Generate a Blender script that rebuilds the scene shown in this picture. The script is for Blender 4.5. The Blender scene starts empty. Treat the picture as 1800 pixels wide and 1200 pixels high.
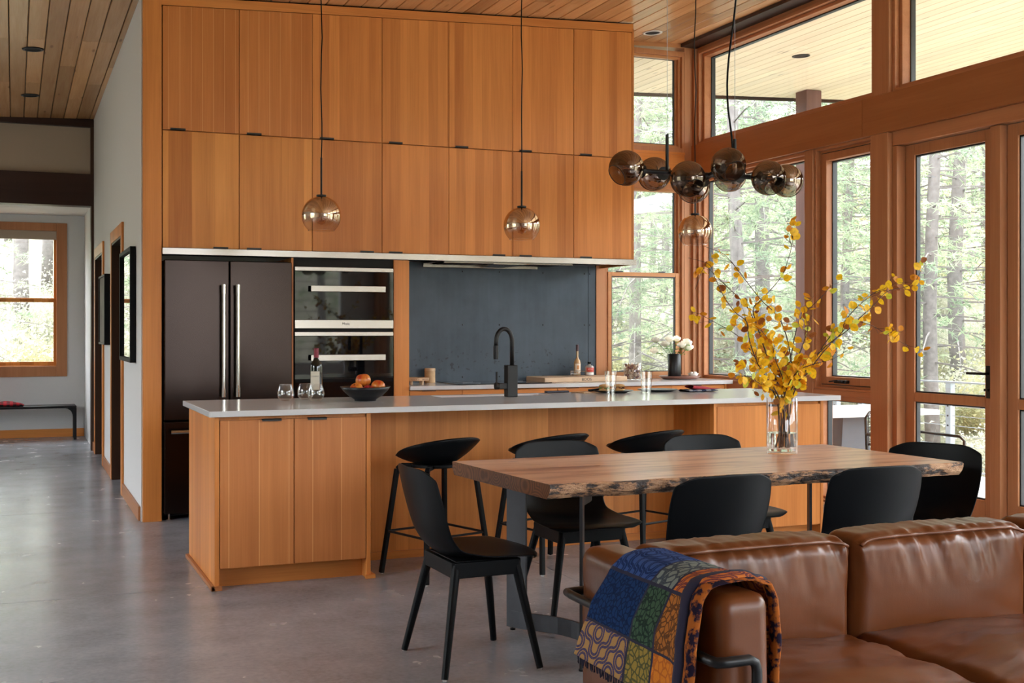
import bpy, bmesh, math, random
from mathutils import Vector, Matrix, noise
random.seed(7)
S = bpy.context.scene
C = S.collection
PI = math.pi

# ------------------------------------------------------------------ camera, world, light, exposure
cam_d = bpy.data.cameras.new('camera'); cam = bpy.data.objects.new('camera', cam_d); C.objects.link(cam)
cam_d.sensor_width = 36.0; cam_d.lens = 2102/1800*36; cam_d.shift_y = -20/1800
cam_d.clip_end = 400
cam.location = (0, 0, 1.33)
cam.rotation_euler = (PI/2, 0, -math.atan(875/2102.))
S.camera = cam

w = bpy.data.worlds.new('overcast_sky'); S.world = w; w.use_nodes = True
wn = w.node_tree; wn.nodes.clear()
wo = wn.nodes.new('ShaderNodeOutputWorld'); wb = wn.nodes.new('ShaderNodeBackground')
wt = wn.nodes.new('ShaderNodeTexCoord'); ws = wn.nodes.new('ShaderNodeSeparateXYZ'); wr = wn.nodes.new('ShaderNodeValToRGB')
wn.links.new(wt.outputs['Generated'], ws.inputs[0]); wn.links.new(ws.outputs['Z'], wr.inputs[0])
wr.color_ramp.elements[0].position = 0.0; wr.color_ramp.elements[0].color = (0.84, 0.92, 1.0, 1)
wr.color_ramp.elements[1].position = 0.8; wr.color_ramp.elements[1].color = (0.95, 0.98, 1.0, 1)
wn.links.new(wr.outputs[0], wb.inputs['Color']); wb.inputs['Strength'].default_value = 6.0
wn.links.new(wb.outputs[0], wo.inputs[0])

sun_d = bpy.data.lights.new('sun', 'SUN'); sun = bpy.data.objects.new('sun', sun_d); C.objects.link(sun)
sun_d.energy = 2.2; sun_d.angle = math.radians(30); sun_d.color = (1, .96, .9)
sun.rotation_euler = (math.radians(50), 0, math.radians(105)); sun.location = (0, 0, 30)

S.view_settings.view_transform = 'Standard'; S.view_settings.look = 'None'
S.view_settings.exposure = 1.28; S.view_settings.gamma = 1.0
S.view_settings.use_curve_mapping = False

# ------------------------------------------------------------------ node helpers
def nmat(name):
    m = bpy.data.materials.new(name); m.use_nodes = True
    nt = m.node_tree; nt.nodes.clear()
    return m, nt
class NB:
    def __init__(s, nt): s.nt = nt
    def n(s, t, ins=None, **kw):
        x = s.nt.nodes.new(t)
        for k, v in kw.items(): setattr(x, k, v)
        if ins:
            for k, v in ins.items():
                if hasattr(v, 'links') or isinstance(v, bpy.types.NodeSocket): s.nt.links.new(v, x.inputs[k])
                else: x.inputs[k].default_value = v
        return x
    def m(s, op, a, b=0.0, c=None):
        i = {0: a, 1: b}
        if c is not None: i[2] = c
        return s.n('ShaderNodeMath', i, operation=op).outputs[0]
    def mix(s, f, a, b):
        x = s.nt.nodes.new('ShaderNodeMix'); x.data_type = 'RGBA'
        for k, v in ((0, f), (6, a), (7, b)):
            if isinstance(v, bpy.types.NodeSocket): s.nt.links.new(v, x.inputs[k])
            else: x.inputs[k].default_value = v if k == 0 else (tuple(v)+(1,) if len(v) == 3 else v)
        return x.outputs[2]
    def ramp(s, f, stops):
        x = s.n('ShaderNodeValToRGB', {0: f}); e = x.color_ramp.elements
        while len(e) < len(stops): e.new(.5)
        for i, (p, c) in enumerate(stops):
            e[i].position = p; e[i].color = (c if isinstance(c, tuple) else (c, c, c)) + (1,)
        return x.outputs[0]
    def noise(s, vec, scale, detail=3, rough=.5):
        return s.n('ShaderNodeTexNoise', {'Vector': vec, 'Scale': scale, 'Detail': detail, 'Roughness': rough}).outputs[0]
    def mapv(s, vec, sc):
        return s.n('ShaderNodeMapping', {'Vector': vec, 'Scale': sc}).outputs[0]
    def bsdf(s, col, rough=.5, metal=0., spec=.5, coat=0., bump=None, bs=.2, bd=.01, **kw):
        p = s.n('ShaderNodeBsdfPrincipled'); o = s.n('ShaderNodeOutputMaterial')
        for k, v in (('Base Color', col), ('Roughness', rough), ('Metallic', metal), ('Specular IOR Level', spec), ('Coat Weight', coat)):
            if isinstance(v, bpy.types.NodeSocket): s.nt.links.new(v, p.inputs[k])
            else: p.inputs[k].default_value = (tuple(v)+(1,)) if k == 'Base Color' else v
        for k, v in kw.items(): p.inputs[k.replace('_', ' ')].default_value = v
        if bump is not None:
            b = s.n('ShaderNodeBump', {'Height': bump, 'Strength': bs, 'Distance': bd}); s.nt.links.new(b.outputs[0], p.inputs['Normal'])
        s.nt.links.new(p.outputs[0], o.inputs[0]); return p
def plain(name, col, rough=.5, metal=0., spec=.5, coat=0., nz=0., nscale=20, bs=0.15, bd=.002, **kw):
    m, nt = nmat(name); b = NB(nt)
    tc = b.n('ShaderNodeTexCoord').outputs['Object']
    f = b.noise(tc, nscale, 4)
    c = b.mix(f, tuple(x*(1-nz) for x in col), tuple(min(1, x*(1+nz)) for x in col)) if nz else col
    b.bsdf(c, rough, metal, spec, coat, bump=f if nz else None, bs=bs, bd=bd, **kw)
    return m
def wood(name, dark, light, axis='Z', strip=.1, rough=.42, var=.16, knots=0., stripamt=.5, coat=0.0, spec=.28, lines=0.):
    m, nt = nmat(name); b = NB(nt)
    tc = b.n('ShaderNodeTexCoord').outputs['Object']
    sx = b.n('ShaderNodeSeparateXYZ', {0: tc})
    rnd = b.n('ShaderNodeObjectInfo').outputs['Random']
    off = b.m('MULTIPLY', rnd, 37.)
    ax = {'X': 0, 'Y': 1, 'Z': 2}[axis]
    oth = [i for i in range(3) if i != ax]
    wv = b.m('ADD', sx.outputs[oth[0]], sx.outputs[oth[1]])
    cell = b.m('FLOOR', b.m('ADD', b.m('MULTIPLY', wv, 1/strip), off))
    wnz = b.n('ShaderNodeTexWhiteNoise', {'W': cell}, noise_dimensions='1D').outputs['Value']
    offv = b.n('ShaderNodeCombineXYZ', {0: off, 1: off, 2: b.m('MULTIPLY', wnz, 9.)}).outputs[0]
    v = b.n('ShaderNodeVectorMath', {0: tc, 1: offv}, operation='ADD').outputs[0]
    fine = [90., 90., 90.]; fine[ax] = 2.2
    mid = [14., 14., 14.]; mid[ax] = .9
    g1 = b.noise(b.mapv(v, fine), 1.0, 4, .6)
    g2 = b.noise(b.mapv(v, mid), 1.0, 3, .55)
    f = b.m('ADD', b.m('ADD', b.m('MULTIPLY', g1, .45), b.m('MULTIPLY', g2, .7)), b.m('MULTIPLY', wnz, stripamt))
    f = b.m('SUBTRACT', f, .05 + stripamt*.5)
    c = b.mix(b.n('ShaderNodeClamp', {0: f}).outputs[0], dark, light)
    if lines:
        lf_ = b.m('FRACT', b.m('ADD', b.m('MULTIPLY', wv, 1/strip), off))
        lf_ = b.m('MULTIPLY', b.m('LESS_THAN', lf_, .0035/strip), b.m('ADD', g2, .1))
        c = b.mix(b.m('MULTIPLY', lf_, lines), c, (.90, .50, .19))
    if knots:
        ks = [2.6]*3; ks[ax] = .55
        kd = b.n('ShaderNodeTexVoronoi', {'Vector': b.mapv(v, [7. if i != ax else 1.6 for i in range(3)]), 'Scale': 1.}).outputs['Distance']
        kf = b.ramp(kd, [(0.0, 1.0), (.05, 1.), (.12, 0.)])
        kk = b.m('MULTIPLY', kf, knots)
        c = b.mix(kk, c, (.12, .05, .02))
    hs = b.n('ShaderNodeHueSaturation', {'Color': c, 'Value': b.m('ADD', b.m('MULTIPLY', rnd, 2*var), 1-var)}).outputs[0]
    b.bsdf(hs, rough, 0, spec, coat, bump=g1, bs=.08, bd=.002)
    return m
def pane_glass(name, tint=(1, 1, 1), refl=.9):
    m, nt = nmat(name); b = NB(nt)
    t = b.n('ShaderNodeBsdfTransparent', {0: tint+(1,)}); g = b.n('ShaderNodeBsdfGlossy', {0: (1, 1, 1, 1), 'Roughness': 0.0})
    lw = b.n('ShaderNodeLayerWeight', {'Blend': .5}).outputs['Facing']
    fr = b.m('ADD', b.m('MULTIPLY', b.m('POWER', lw, 5.), .9), .035)
    mx = b.n('ShaderNodeMixShader', {0: b.m('MULTIPLY', fr, refl), 1: t.outputs[0], 2: g.outputs[0]})
    o = b.n('ShaderNodeOutputMaterial', {0: mx.outputs[0]}); return m
def globe_glass(name, tint, top, lo, hi, base, clear=(.92, .9, .88)):
    # mirrored smoked top fading to clear glass at the bottom (object z)
    m, nt = nmat(name); b = NB(nt)
    z = b.n('ShaderNodeSeparateXYZ', {0: b.n('ShaderNodeTexCoord').outputs['Object']}).outputs[2]
    f = b.n('ShaderNodeMapRange', {0: z, 1: lo, 2: hi, 3: base, 4: top}, interpolation_type='SMOOTHSTEP').outputs[0]
    lw = b.n('ShaderNodeLayerWeight', {'Blend': .25}).outputs['Facing']
    f2 = b.n('ShaderNodeClamp', {0: b.m('ADD', f, b.m('MULTIPLY', b.m('POWER', lw, 2.), .5))}).outputs[0]
    t = b.n('ShaderNodeBsdfTransparent', {0: clear+(1,)}); g = b.n('ShaderNodeBsdfGlossy', {0: tint+(1,), 'Roughness': 0.02})
    mx = b.n('ShaderNodeMixShader', {0: f2, 1: t.outputs[0], 2: g.outputs[0]})
    b.n('ShaderNodeOutputMaterial', {0: mx.outputs[0]}); return m

FD, FL = (.39, .115, .023), (.79, .312, .078)
M = {}
M['fir'] = wood('vertical_grain_fir', FD, FL, 'Z', .075, .38, .07, stripamt=.42)
M['fir_soft'] = wood('plain_sawn_fir', (.40, .122, .022), (.82, .35, .085), 'Z', .16, .38, .06, stripamt=.6)
M['fir_lined'] = wood('fir_with_pale_seams', FD, (.72, .27, .072), 'Z', .077, .38, .05, stripamt=.18, lines=.75)
M['fir_lined_wide'] = wood('fir_with_wide_pale_seams', (.36, .11, .028), (.68, .265, .08), 'Z', .155, .38, .04, stripamt=.14, lines=.9)
M['fir_x'] = wood('fir_along_x', FD, FL, 'X', .3, .38, .06, stripamt=.2)
M['fir_y'] = wood('fir_beam', (.26, .085, .026), (.44, .17, .06), 'Y', .3, .4, .05, stripamt=.15)
M['trim_z'] = wood('fir_window_trim_upright', (.32, .115, .045), (.56, .26, .12), 'Z', .3, .4, .06, stripamt=.15)
M['trim_y'] = wood('fir_window_trim_level', (.34, .12, .045), (.58, .26, .12), 'Y', .3, .4, .06, stripamt=.15)
M['trim_x'] = wood('fir_window_trim_back', (.38, .15, .055), (.62, .30, .13), 'X', .3, .4, .06, stripamt=.15)
M['board'] = wood('fir_ceiling_board', (.40, .155, .052), (.78, .44, .20), 'Y', .5, .27, .26, knots=.5, stripamt=.1, spec=.5)
M['soffit'] = wood('pine_soffit_board', (.74, .57, .37), (.93, .80, .60), 'Y', .5, .5, .07, knots=.5, stripamt=.05)
M['dark_wood'] = wood('dark_stained_wood', (.020, .008, .006), (.05, .021, .014), 'X', .3, .4, .05)
M['dark_wood_z'] = wood('dark_stained_trim_doorway_shade', (.03, .014, .008), (.075, .034, .018), 'Z', .3, .4, .05)
M['col'] = wood('outdoor_post_wood', (.10, .05, .045), (.20, .11, .10), 'Z', .3, .6, .05)
M['backing'] = plain('dark_backing', (.05, .025, .012), .8)
M['drywall'] = plain('white_drywall', (.62, .61, .60), .7, nz=.02, nscale=60)
M['beige'] = plain('beige_wall_panel', (.40, .31, .23), .7, nz=.02, nscale=40)
M['black'] = plain('matt_black_plastic', (.0022, .0028, .0038), .42, spec=.14)
M['black_wood'] = plain('black_stained_oak', (.0025, .003, .004), .5, spec=.16, nz=.2, nscale=80)
M['black_metal'] = plain('black_powder_coat', (.005, .005, .006), .4, 0., spec=.3)
M['pull'] = plain('black_pull', (.012, .008, .006), .45)
M['raw_steel'] = plain('dark_raw_steel', (.045, .045, .05), .45, .7, nz=.25, nscale=12)
M['stainless'] = plain('brushed_stainless', (.36, .325, .29), .27, 1., nz=.05, nscale=8, bs=.02)
M['fridge'] = plain('dark_stainless', (.032, .023, .020), .24, 1., nz=.06, nscale=6, bs=.02)
M['chrome'] = plain('polished_steel', (.55, .53, .50), .14, 1.)
M['oven_glass'] = plain('black_oven_glass', (.003, .003, .004), .03, 0., spec=.45)
M['gap'] = plain('dark_gap', (.006, .005, .005), .8)
M['quartz'] = plain('white_quartz', (.60, .60, .605), .13, 0, .5, nz=.03, nscale=90, bs=0)
M['cooktop'] = plain('black_ceramic_glass', (.01, .01, .012), .06, 0, .5)
M['glass'] = pane_glass('window_glass')
M['spacer'] = plain('black_window_spacer', (.012, .015, .02), .4)
M['steel_blue'] = None
M['gold'] = globe_glass('gold_mirror_globe', (.74, .60, .48), .92, -.050, .020, .06, clear=(.86, .82, .78))
M['smoke'] = globe_glass('smoked_mirror_globe', (.42, .34, .28), .72, -.05, .035, .20, clear=(.42, .36, .31))
M['clear'] = pane_glass('thin_clear_glass', (.985, .99, .99), 1.6)
M['bulb'] = pane_glass('amber_bulb_glass', (.95, .75, .5), 1.4)
M['fil'] = plain('amber_filament', (.8, .35, .08), .4)
M['white_cer'] = plain('white_ceramic', (.75, .72, .69), .3)
M['bark'] = plain('pine_bark', (.15, .135, .13), .9, nz=.5, nscale=14, bs=.5, bd=.02)
M['twig'] = plain('grey_dead_twigs', (.46, .45, .40), .9)
M['deck'] = plain('pale_deck', (.66, .66, .66), .7, nz=.05, nscale=5)
M['rail'] = plain('galvanised_rail', (.30, .33, .36), .5, .3)
M['bowl'] = plain('black_stoneware', (.006, .007, .009), .35, spec=.35)
M['rubber'] = plain('clear_glide', (.5, .5, .5), .4)

def needle(name, c1, c2):
    m, nt = nmat(name); b = NB(nt)
    rnd = b.n('ShaderNodeObjectInfo').outputs['Random']
    f = b.noise(b.n('ShaderNodeTexCoord').outputs['Object'], 1.3, 3)
    c = b.mix(b.ramp(f, [(.35, 0.), (.65, 1.)]), c1, c2)
    c = b.n('ShaderNodeHueSaturation', {'Color': c, 'Value': b.m('ADD', b.m('MULTIPLY', rnd, .5), .75)}).outputs[0]
    d = b.n('ShaderNodeBsdfDiffuse', {0: c}); t = b.n('ShaderNodeBsdfTranslucent', {0: c})
    mx = b.n('ShaderNodeMixShader', {0: .45, 1: d.outputs[0], 2: t.outputs[0]})
    b.n('ShaderNodeOutputMaterial', {0: mx.outputs[0]}); return m
M['needle'] = needle('pine_needles', (.20, .27, .19), (.36, .42, .27))
M['needle2'] = needle('yellowing_needles', (.34, .37, .22), (.50, .46, .28))
M['shrub'] = needle('dry_shrub', (.38, .40, .30), (.58, .56, .48))

def concrete():
    m, nt = nmat('polished_concrete'); b = NB(nt)
    p = b.n('ShaderNodeTexCoord').outputs['Object']
    n1 = b.noise(p, .55, 4, .6); n2 = b.noise(p, 3.2, 4, .6); n3 = b.noise(p, 42, 3, .6)
    f = b.m('ADD', b.m('ADD', b.m('MULTIPLY', n1, .45), b.m('MULTIPLY', n2, .45)), b.m('MULTIPLY', n3, .30))
    c = b.ramp(f, [(.32, (.135, .136, .152)), (.54, (.262, .272, .305)), (.85, (.40, .415, .455))])
    sc = b.n('ShaderNodeTexVoronoi', {'Vector': b.mapv(p, (5, 9, 1)), 'Scale': 1.3}, feature='DISTANCE_TO_EDGE').outputs[0]
    r = b.m('ADD', b.m('MULTIPLY', n2, .22), .13)
    b.bsdf(c, r, 0, .5, 0.); return m
M['concrete'] = concrete()

def steelsheet():
    m, nt = nmat('blued_steel_sheet'); b = NB(nt)
    p = b.n('ShaderNodeTexCoord').outputs['Object']
    n1 = b.noise(p, 2.2, 5, .6); n2 = b.noise(b.mapv(p, (30, 30, 3)), 1, 3)
    c = b.ramp(b.m('ADD', b.m('MULTIPLY', n1, .8), b.m('MULTIPLY', n2, .2)), [(.3, (.024, .034, .046)), (.7, (.055, .072, .090))])
    z = b.n('ShaderNodeSeparateXYZ', {0: p}).outputs[2]
    sp = b.ramp(b.noise(b.mapv(p, (34, 34, 34)), 1., 1), [(.66, 0.), (.70, 1.)])
    zz = b.ramp(b.m('SUBTRACT', z, .9), [(.03, 0.), (.12, 1.), (.2, 1.), (.33, 0.)])
    c = b.mix(b.m('MULTIPLY', b.m('MULTIPLY', sp, zz), .75), c, (.015, .018, .022))
    b.bsdf(c, b.m('ADD', b.m('MULTIPLY', n1, .2), .32), .45, .5, bump=n1, bs=.05, bd=.01); return m
M['steel_blue'] = steelsheet()

def leather():
    m, nt = nmat('cognac_leather'); b = NB(nt)
    p = b.n('ShaderNodeTexCoord').outputs['Object']
    n1 = b.noise(p, 2.5, 4); n2 = b.noise(p, 260, 3); n3 = b.noise(b.mapv(p, (22, 22, 5)), 1., 3)
    c = b.ramp(n1, [(.3, (.080, .022, .005)), (.7, (.15, .043, .011))])
    b.bsdf(c, b.m('ADD', b.m('MULTIPLY', n1, .14), .27), 0, .36, 0., bump=b.m('ADD', b.m('MULTIPLY', n2, .06), b.m('MULTIPLY', n3, .3)), bs=.25, bd=.010); return m
M['leather'] = leather()
M['piping'] = plain('leather_piping', (.13, .038, .012), .4)

def tabletop():
    m, nt = nmat('acacia_slab'); b = NB(nt)
    p = b.n('ShaderNodeTexCoord').outputs['Object']
    g = b.noise(b.mapv(p, (1.6, 11, 11)), 1., 5, .6); g2 = b.noise(b.mapv(p, (5, 70, 70)), 1., 4, .6)
    f = b.m('ADD', b.m('MULTIPLY', g, .8), b.m('MULTIPLY', g2, .3))
    c = b.ramp(f, [(.36, (.20, .065, .025)), (.48, (.42, .18, .085)), (.56, (.60, .33, .19)), (.66, (.66, .40, .25)), (.76, (.36, .14, .06))])
    k = b.ramp(b.n('ShaderNodeTexVoronoi', {'Vector': b.mapv(p, (3.2, 9, 9)), 'Scale': 1.}).outputs['Distance'], [(.0, 1.), (.045, .9), (.09, 0.)])
    c = b.mix(b.m('MULTIPLY', k, .7), c, (.06, .025, .012))
    b.bsdf(c, b.m('ADD', b.m('MULTIPLY', g, .2), .22), 0, .5, .1, bump=g2, bs=.05, bd=.002); return m
M['slab'] = tabletop()
def liveedge():
    m, nt = nmat('bark_edge'); b = NB(nt)
    p = b.n('ShaderNodeTexCoord').outputs['Object']
    g = b.noise(b.mapv(p, (9, 30, 26)), 1., 5, .7)
    c = b.ramp(g, [(.30, (.02, .016, .016)), (.47, (.05, .035, .03)), (.52, (.36, .19, .10)), (.75, (.60, .38, .22))])
    b.bsdf(c, .5, 0, .4, bump=g, bs=.9, bd=.02); return m
M['edge'] = liveedge()
def endgrain():
    m, nt = nmat('end_grain'); b = NB(nt)
    p = b.n('ShaderNodeTexCoord').outputs['Object']
    v = b.n('ShaderNodeTexVoronoi', {'Vector': b.mapv(p, (1, 8, 9)), 'Scale': 1.}).outputs['Distance']
    r = b.m('SINE', b.m('MULTIPLY', v, 60.))
    c = b.mix(b.m('ADD', b.m('MULTIPLY', r, .3), .4), (.05, .016, .006), (.20, .075, .028))
    b.bsdf(c, .45, 0, .4); return m
M['endgrain'] = endgrain()

# ------------------------------------------------------------------ mesh builder
class MB:
    def __init__(s, o=(0, 0, 0)): s.v = []; s.f = []; s.mi = []; s.cm = 0; s.o = Vector(o)
    def add(s, vs, fs):
        n = len(s.v); s.v += [tuple(Vector(v)-s.o) for v in vs]; s.f += [tuple(i+n for i in f) for f in fs]; s.mi += [s.cm]*len(fs); return s
    def box(s, x0, x1, y0, y1, z0, z1):
        v = [(x, y, z) for z in (z0, z1) for y in (y0, y1) for x in (x0, x1)]
        return s.add(v, [(0, 2, 3, 1), (4, 5, 7, 6), (0, 1, 5, 4), (2, 6, 7, 3), (0, 4, 6, 2), (1, 3, 7, 5)])
    def hexa(s, b, t):   # bottom and top quads, same winding
        return s.add(list(b)+list(t), [(3, 2, 1, 0), (4, 5, 6, 7), (0, 1, 5, 4), (1, 2, 6, 5), (2, 3, 7, 6), (3, 0, 4, 7)])
    def tube(s, pts, r, n=8, cap=True, flat=None):
        pts = [Vector(p) for p in pts]; rr = r if isinstance(r, (list, tuple)) else [r]*len(pts)
        T = []
        for i in range(len(pts)):
            a = pts[max(0, i-1)]; b = pts[min(len(pts)-1, i+1)]; T.append((b-a).normalized())
        up = Vector((0, 0, 1)) if abs(T[0].z) < .9 else Vector((1, 0, 0))
        N = (up - T[0]*up.dot(T[0])).normalized(); vs = []; fs = []
        for i, p in enumerate(pts):
            N = (N - T[i]*N.dot(T[i])).normalized(); B = T[i].cross(N)
            for k in range(n):
                a = 2*PI*(k+.5)/n
                q = p + (N*math.cos(a)+B*math.sin(a))*rr[i]
                vs.append(q)
        for i in range(len(pts)-1):
            for k in range(n):
                fs.append((i*n+k, i*n+(k+1) % n, (i+1)*n+(k+1) % n, (i+1)*n+k))
        if cap: fs.append(tuple(range(n-1, -1, -1))); fs.append(tuple((len(pts)-1)*n+k for k in range(n)))
        return s.add(vs, fs)
    def bar(s, a, b, w, d, up=(0, 0, 1)):   # rectangular bar from a to b
        a, b = Vector(a), Vector(b); t = (b-a).normalized(); u = Vector(up); u = (u-t*u.dot(t)).normalized(); v = t.cross(u)
        q = lambda p: [p+v*w/2+u*d/2, p-v*w/2+u*d/2, p-v*w/2-u*d/2, p+v*w/2-u*d/2]
        return s.hexa(q(a), q(b))
    def lathe(s, prof, c=(0, 0, 0), n=24, cap0=False, cap1=False, a0=0, a1=None):
        c = Vector(c); vs = []; fs = []
        for r, z in prof:
            for k in range(n): a = 2*PI*k/n; vs.append(c+Vector((r*math.cos(a), r*math.sin(a), z)))
        for i in range(len(prof)-1):
            for k in range(n): fs.append((i*n+k, i*n+(k+1) % n, (i+1)*n+(k+1) % n, (i+1)*n+k))
        if cap0: fs.append(tuple(range(n-1, -1, -1)))
        if cap1: fs.append(tuple((len(prof)-1)*n+k for k in range(n)))
        return s.add(vs, fs)
    def ball(s, c, r, n=12, sc=(1, 1, 1)):
        pr = [(max(1e-4, math.sin(PI*i/(n//2))*r), -math.cos(PI*i/(n//2))*r) for i in range(n//2+1)]
        vs = []; fs = []; c = Vector(c)
        for rr, z in pr:
            for k in range(n): a = 2*PI*k/n; vs.append(c+Vector((rr*math.cos(a)*sc[0], rr*math.sin(a)*sc[1], z*sc[2])))
        for i in range(len(pr)-1):
            for k in range(n): fs.append((i*n+k, i*n+(k+1) % n, (i+1)*n+(k+1) % n, (i+1)*n+k))
        return s.add(vs, fs)
    def grid(s, fn, nu, nv, closed=False):
        vs = [fn(i/nu, j/nv) for j in range(nv+1) for i in range(nu+1)]
        fs = [(j*(nu+1)+i, j*(nu+1)+i+1, (j+1)*(nu+1)+i+1, (j+1)*(nu+1)+i) for j in range(nv) for i in range(nu)]
        return s.add(vs, fs)
    def ring(s, ax, a0, a1, z0, z1, w, d0, d1, wb=None, wt=None):   # rectangular frame; ax = axis of its normal
        wb = w if wb is None else wb; wt = w if wt is None else wt
        for (p0, p1, q0, q1) in ((a0, a0+w, z0, z1), (a1-w, a1, z0, z1), (a0+w, a1-w, z0, z0+wb), (a0+w, a1-w, z1-wt, z1)):
            if ax == 'X': s.box(d0, d1, p0, p1, q0, q1)
            else: s.box(p0, p1, d0, d1, q0, q1)
        return s
    def mesh(s, name, mats, smooth=False):
        me = bpy.data.meshes.new(name); me.from_pydata(s.v, [], s.f)
        for mt in (mats if isinstance(mats, (list, tuple)) else [mats]): me.materials.append(mt)
        if any(s.mi): me.polygons.foreach_set('material_index', s.mi)
        if smooth: me.polygons.foreach_set('use_smooth', [True]*len(me.polygons))
        me.update(); return me
    def obj(s, name, mats, parent=None, loc=None, smooth=False, bevel=0, label=None, kind=None, fix=True, seg=2):
        me = s.mesh(name, mats, smooth)
        if fix:
            bm = bmesh.new(); bm.from_mesh(me); bmesh.ops.recalc_face_normals(bm, faces=bm.faces[:]); bm.to_mesh(me); bm.free()
        o = bpy.data.objects.new(name, me); C.objects.link(o)
        if parent is not None: o.parent = parent
        if loc is not None: o.location = loc
        if bevel:
            bv = o.modifiers.new('bevel', 'BEVEL'); bv.width = bevel; bv.segments = seg; bv.limit_method = 'ANGLE'; bv.angle_limit = .7
        if label: o['label'] = label
        if kind: o['kind'] = kind
        return o
def thing(name, label, cat, loc=(0, 0, 0), rz=0, group=None, kind=None):
    o = bpy.data.objects.new(name, None); C.objects.link(o); o.location = loc; o.rotation_euler = (0, 0, rz)
    o.empty_display_size = .1
    tag(o, label, cat, group, kind); return o
def tag(o, label=None, cat=None, group=None, kind=None):
    for k, v in (('label', label), ('category', cat), ('group', group), ('kind', kind)):
        if v: o[k] = v
    return o
def dup(root, loc, rz=None, label=None, group=None):
    r = root.copy(); C.objects.link(r); r.location = loc
    if rz is not None: r.rotation_euler = (0, 0, rz)
    if label: r['label'] = label
    if group: r['group'] = group
    for ch in list(root.children):
        c = ch.copy(); C.objects.link(c); c.parent = r
        for g in ch.children:
            d = g.copy(); C.objects.link(d); d.parent = c
    return r
def struct(name, label, cat='structure', loc=(0, 0, 0)):
    return thing(name, label, cat, loc, kind='structure')
def text_mesh(tx, name):
    tmp = bpy.data.objects.new(name, tx); C.objects.link(tmp)
    bpy.context.view_layer.update(); dg = bpy.context.evaluated_depsgraph_get()
    me = bpy.data.meshes.new_from_object(tmp.evaluated_get(dg)); bpy.data.objects.remove(tmp); me.materials.clear()
    o = bpy.data.objects.new(name, me); C.objects.link(o); return o
def subdiv_mod(o, n=1):
    m = o.modifiers.new('subsurf', 'SUBSURF'); m.levels = n; m.render_levels = n; return o
def solid(o, t, off=0):
    m = o.modifiers.new('solid', 'SOLIDIFY'); m.thickness = t; m.offset = off; return o
cz = lambda x: 3.627+.0444*x
YB = 9.22; XR = 5.60; YC = 8.62
RX = -3.4; RY = -2.2

# ------------------------------------------------------------------ floor
fl = MB().box(RX, 5.78, RY, 16.2, -.12, -.012).obj('floor', M['concrete']); tag(fl, 'grey polished concrete floor', 'floor', kind='structure')
xs = [RX, -.30, 2.757, 5.76]; ys = [RY, 0.2, 3.25, 6.32, 9.33, 12.4, 16.0]
for i in range(3):
    for j in range(len(ys)-1):
        if i > 0 and j >= 4: continue
        e = .0022
        x0, x1 = xs[i]+e, xs[i+1]-e
        if j == 3 and i == 1: x0 = xs[1]+e
        MB().box(x0, x1, ys[j]+e, ys[j+1]-e, -.012, 0).obj('concrete_slab', M['concrete'], fl)
for j in (4, 5):
    MB().box(-.30+.002, 1.1, ys[j]+.0022, ys[j+1]-.0022, -.012, 0).obj('concrete_slab', M['concrete'], fl)

# ------------------------------------------------------------------ ceiling boards
def slope_slab(x0, x1, y0, y1, dz, th):
    return MB().hexa([(x0, y0, cz(x0)+dz), (x1, y0, cz(x1)+dz), (x1, y1, cz(x1)+dz), (x0, y1, cz(x0)+dz)],
                     [(x0, y0, cz(x0)+dz+th), (x1, y0, cz(x1)+dz+th), (x1, y1, cz(x1)+dz+th), (x0, y1, cz(x0)+dz+th)])
ce = slope_slab(RX, 5.75, RY, 16.2, .016, .2).obj('ceiling', M['backing']); tag(ce, 'sloping ceiling of fir boards', 'ceiling', kind='structure')
th = math.atan(.0444); PW = .1345
board_mesh = {}
def board(x, y0, y1, parent, mat, name='ceiling_board'):
    L = round(y1-y0, 2); key = (L, mat.name)
    if key not in board_mesh:
        mb = MB(); g = .0032; wd = PW; b = .004
        pr = [(g, .015), (g, b), (g+b, 0), (wd-g-b, 0), (wd-g, b), (wd-g, .015)]
        vs = [(px, yy, pz) for yy in (0.0015, L-.0015) for px, pz in pr]
        fs = [(i, (i+1) % 6, 6+(i+1) % 6, 6+i) for i in range(6)] + [(5, 4, 3, 2, 1, 0), (6, 7, 8, 9, 10, 11)]
        mb.add(vs, fs); board_mesh[key] = mb.mesh(name, mat)
    o = bpy.data.objects.new(name, board_mesh[key]); C.objects.link(o); o.parent = parent
    o.location = (x, y0, cz(x)); o.rotation_euler = (0, -th, 0)
nx = int((5.6-RX)/PW)+1
for i in range(nx):
    x = RX+i*PW
    if x+PW > 5.66: break
    end = 14.0 if x < .81 else (YC+.02 if x < 4.6 else YB)
    cut = 4.0+random.choice([.6, 1.8, 3.0, 4.2]) if x > .8 else 4.0+random.choice([2.2, 4.6, 6.2, 7.2])
    segs = [(RY, cut)]
    if x < -.9 : segs = [(RY, 14.0)]
    else:
        if end-cut > 3.4 and random.random() < .8:
            c2 = cut+random.choice([1.8, 2.6]); segs += [(cut, c2), (c2, end)]
        else: segs += [(cut, end)]
    for a, b_ in segs: board(x, a, b_, ce, M['board'])

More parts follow.
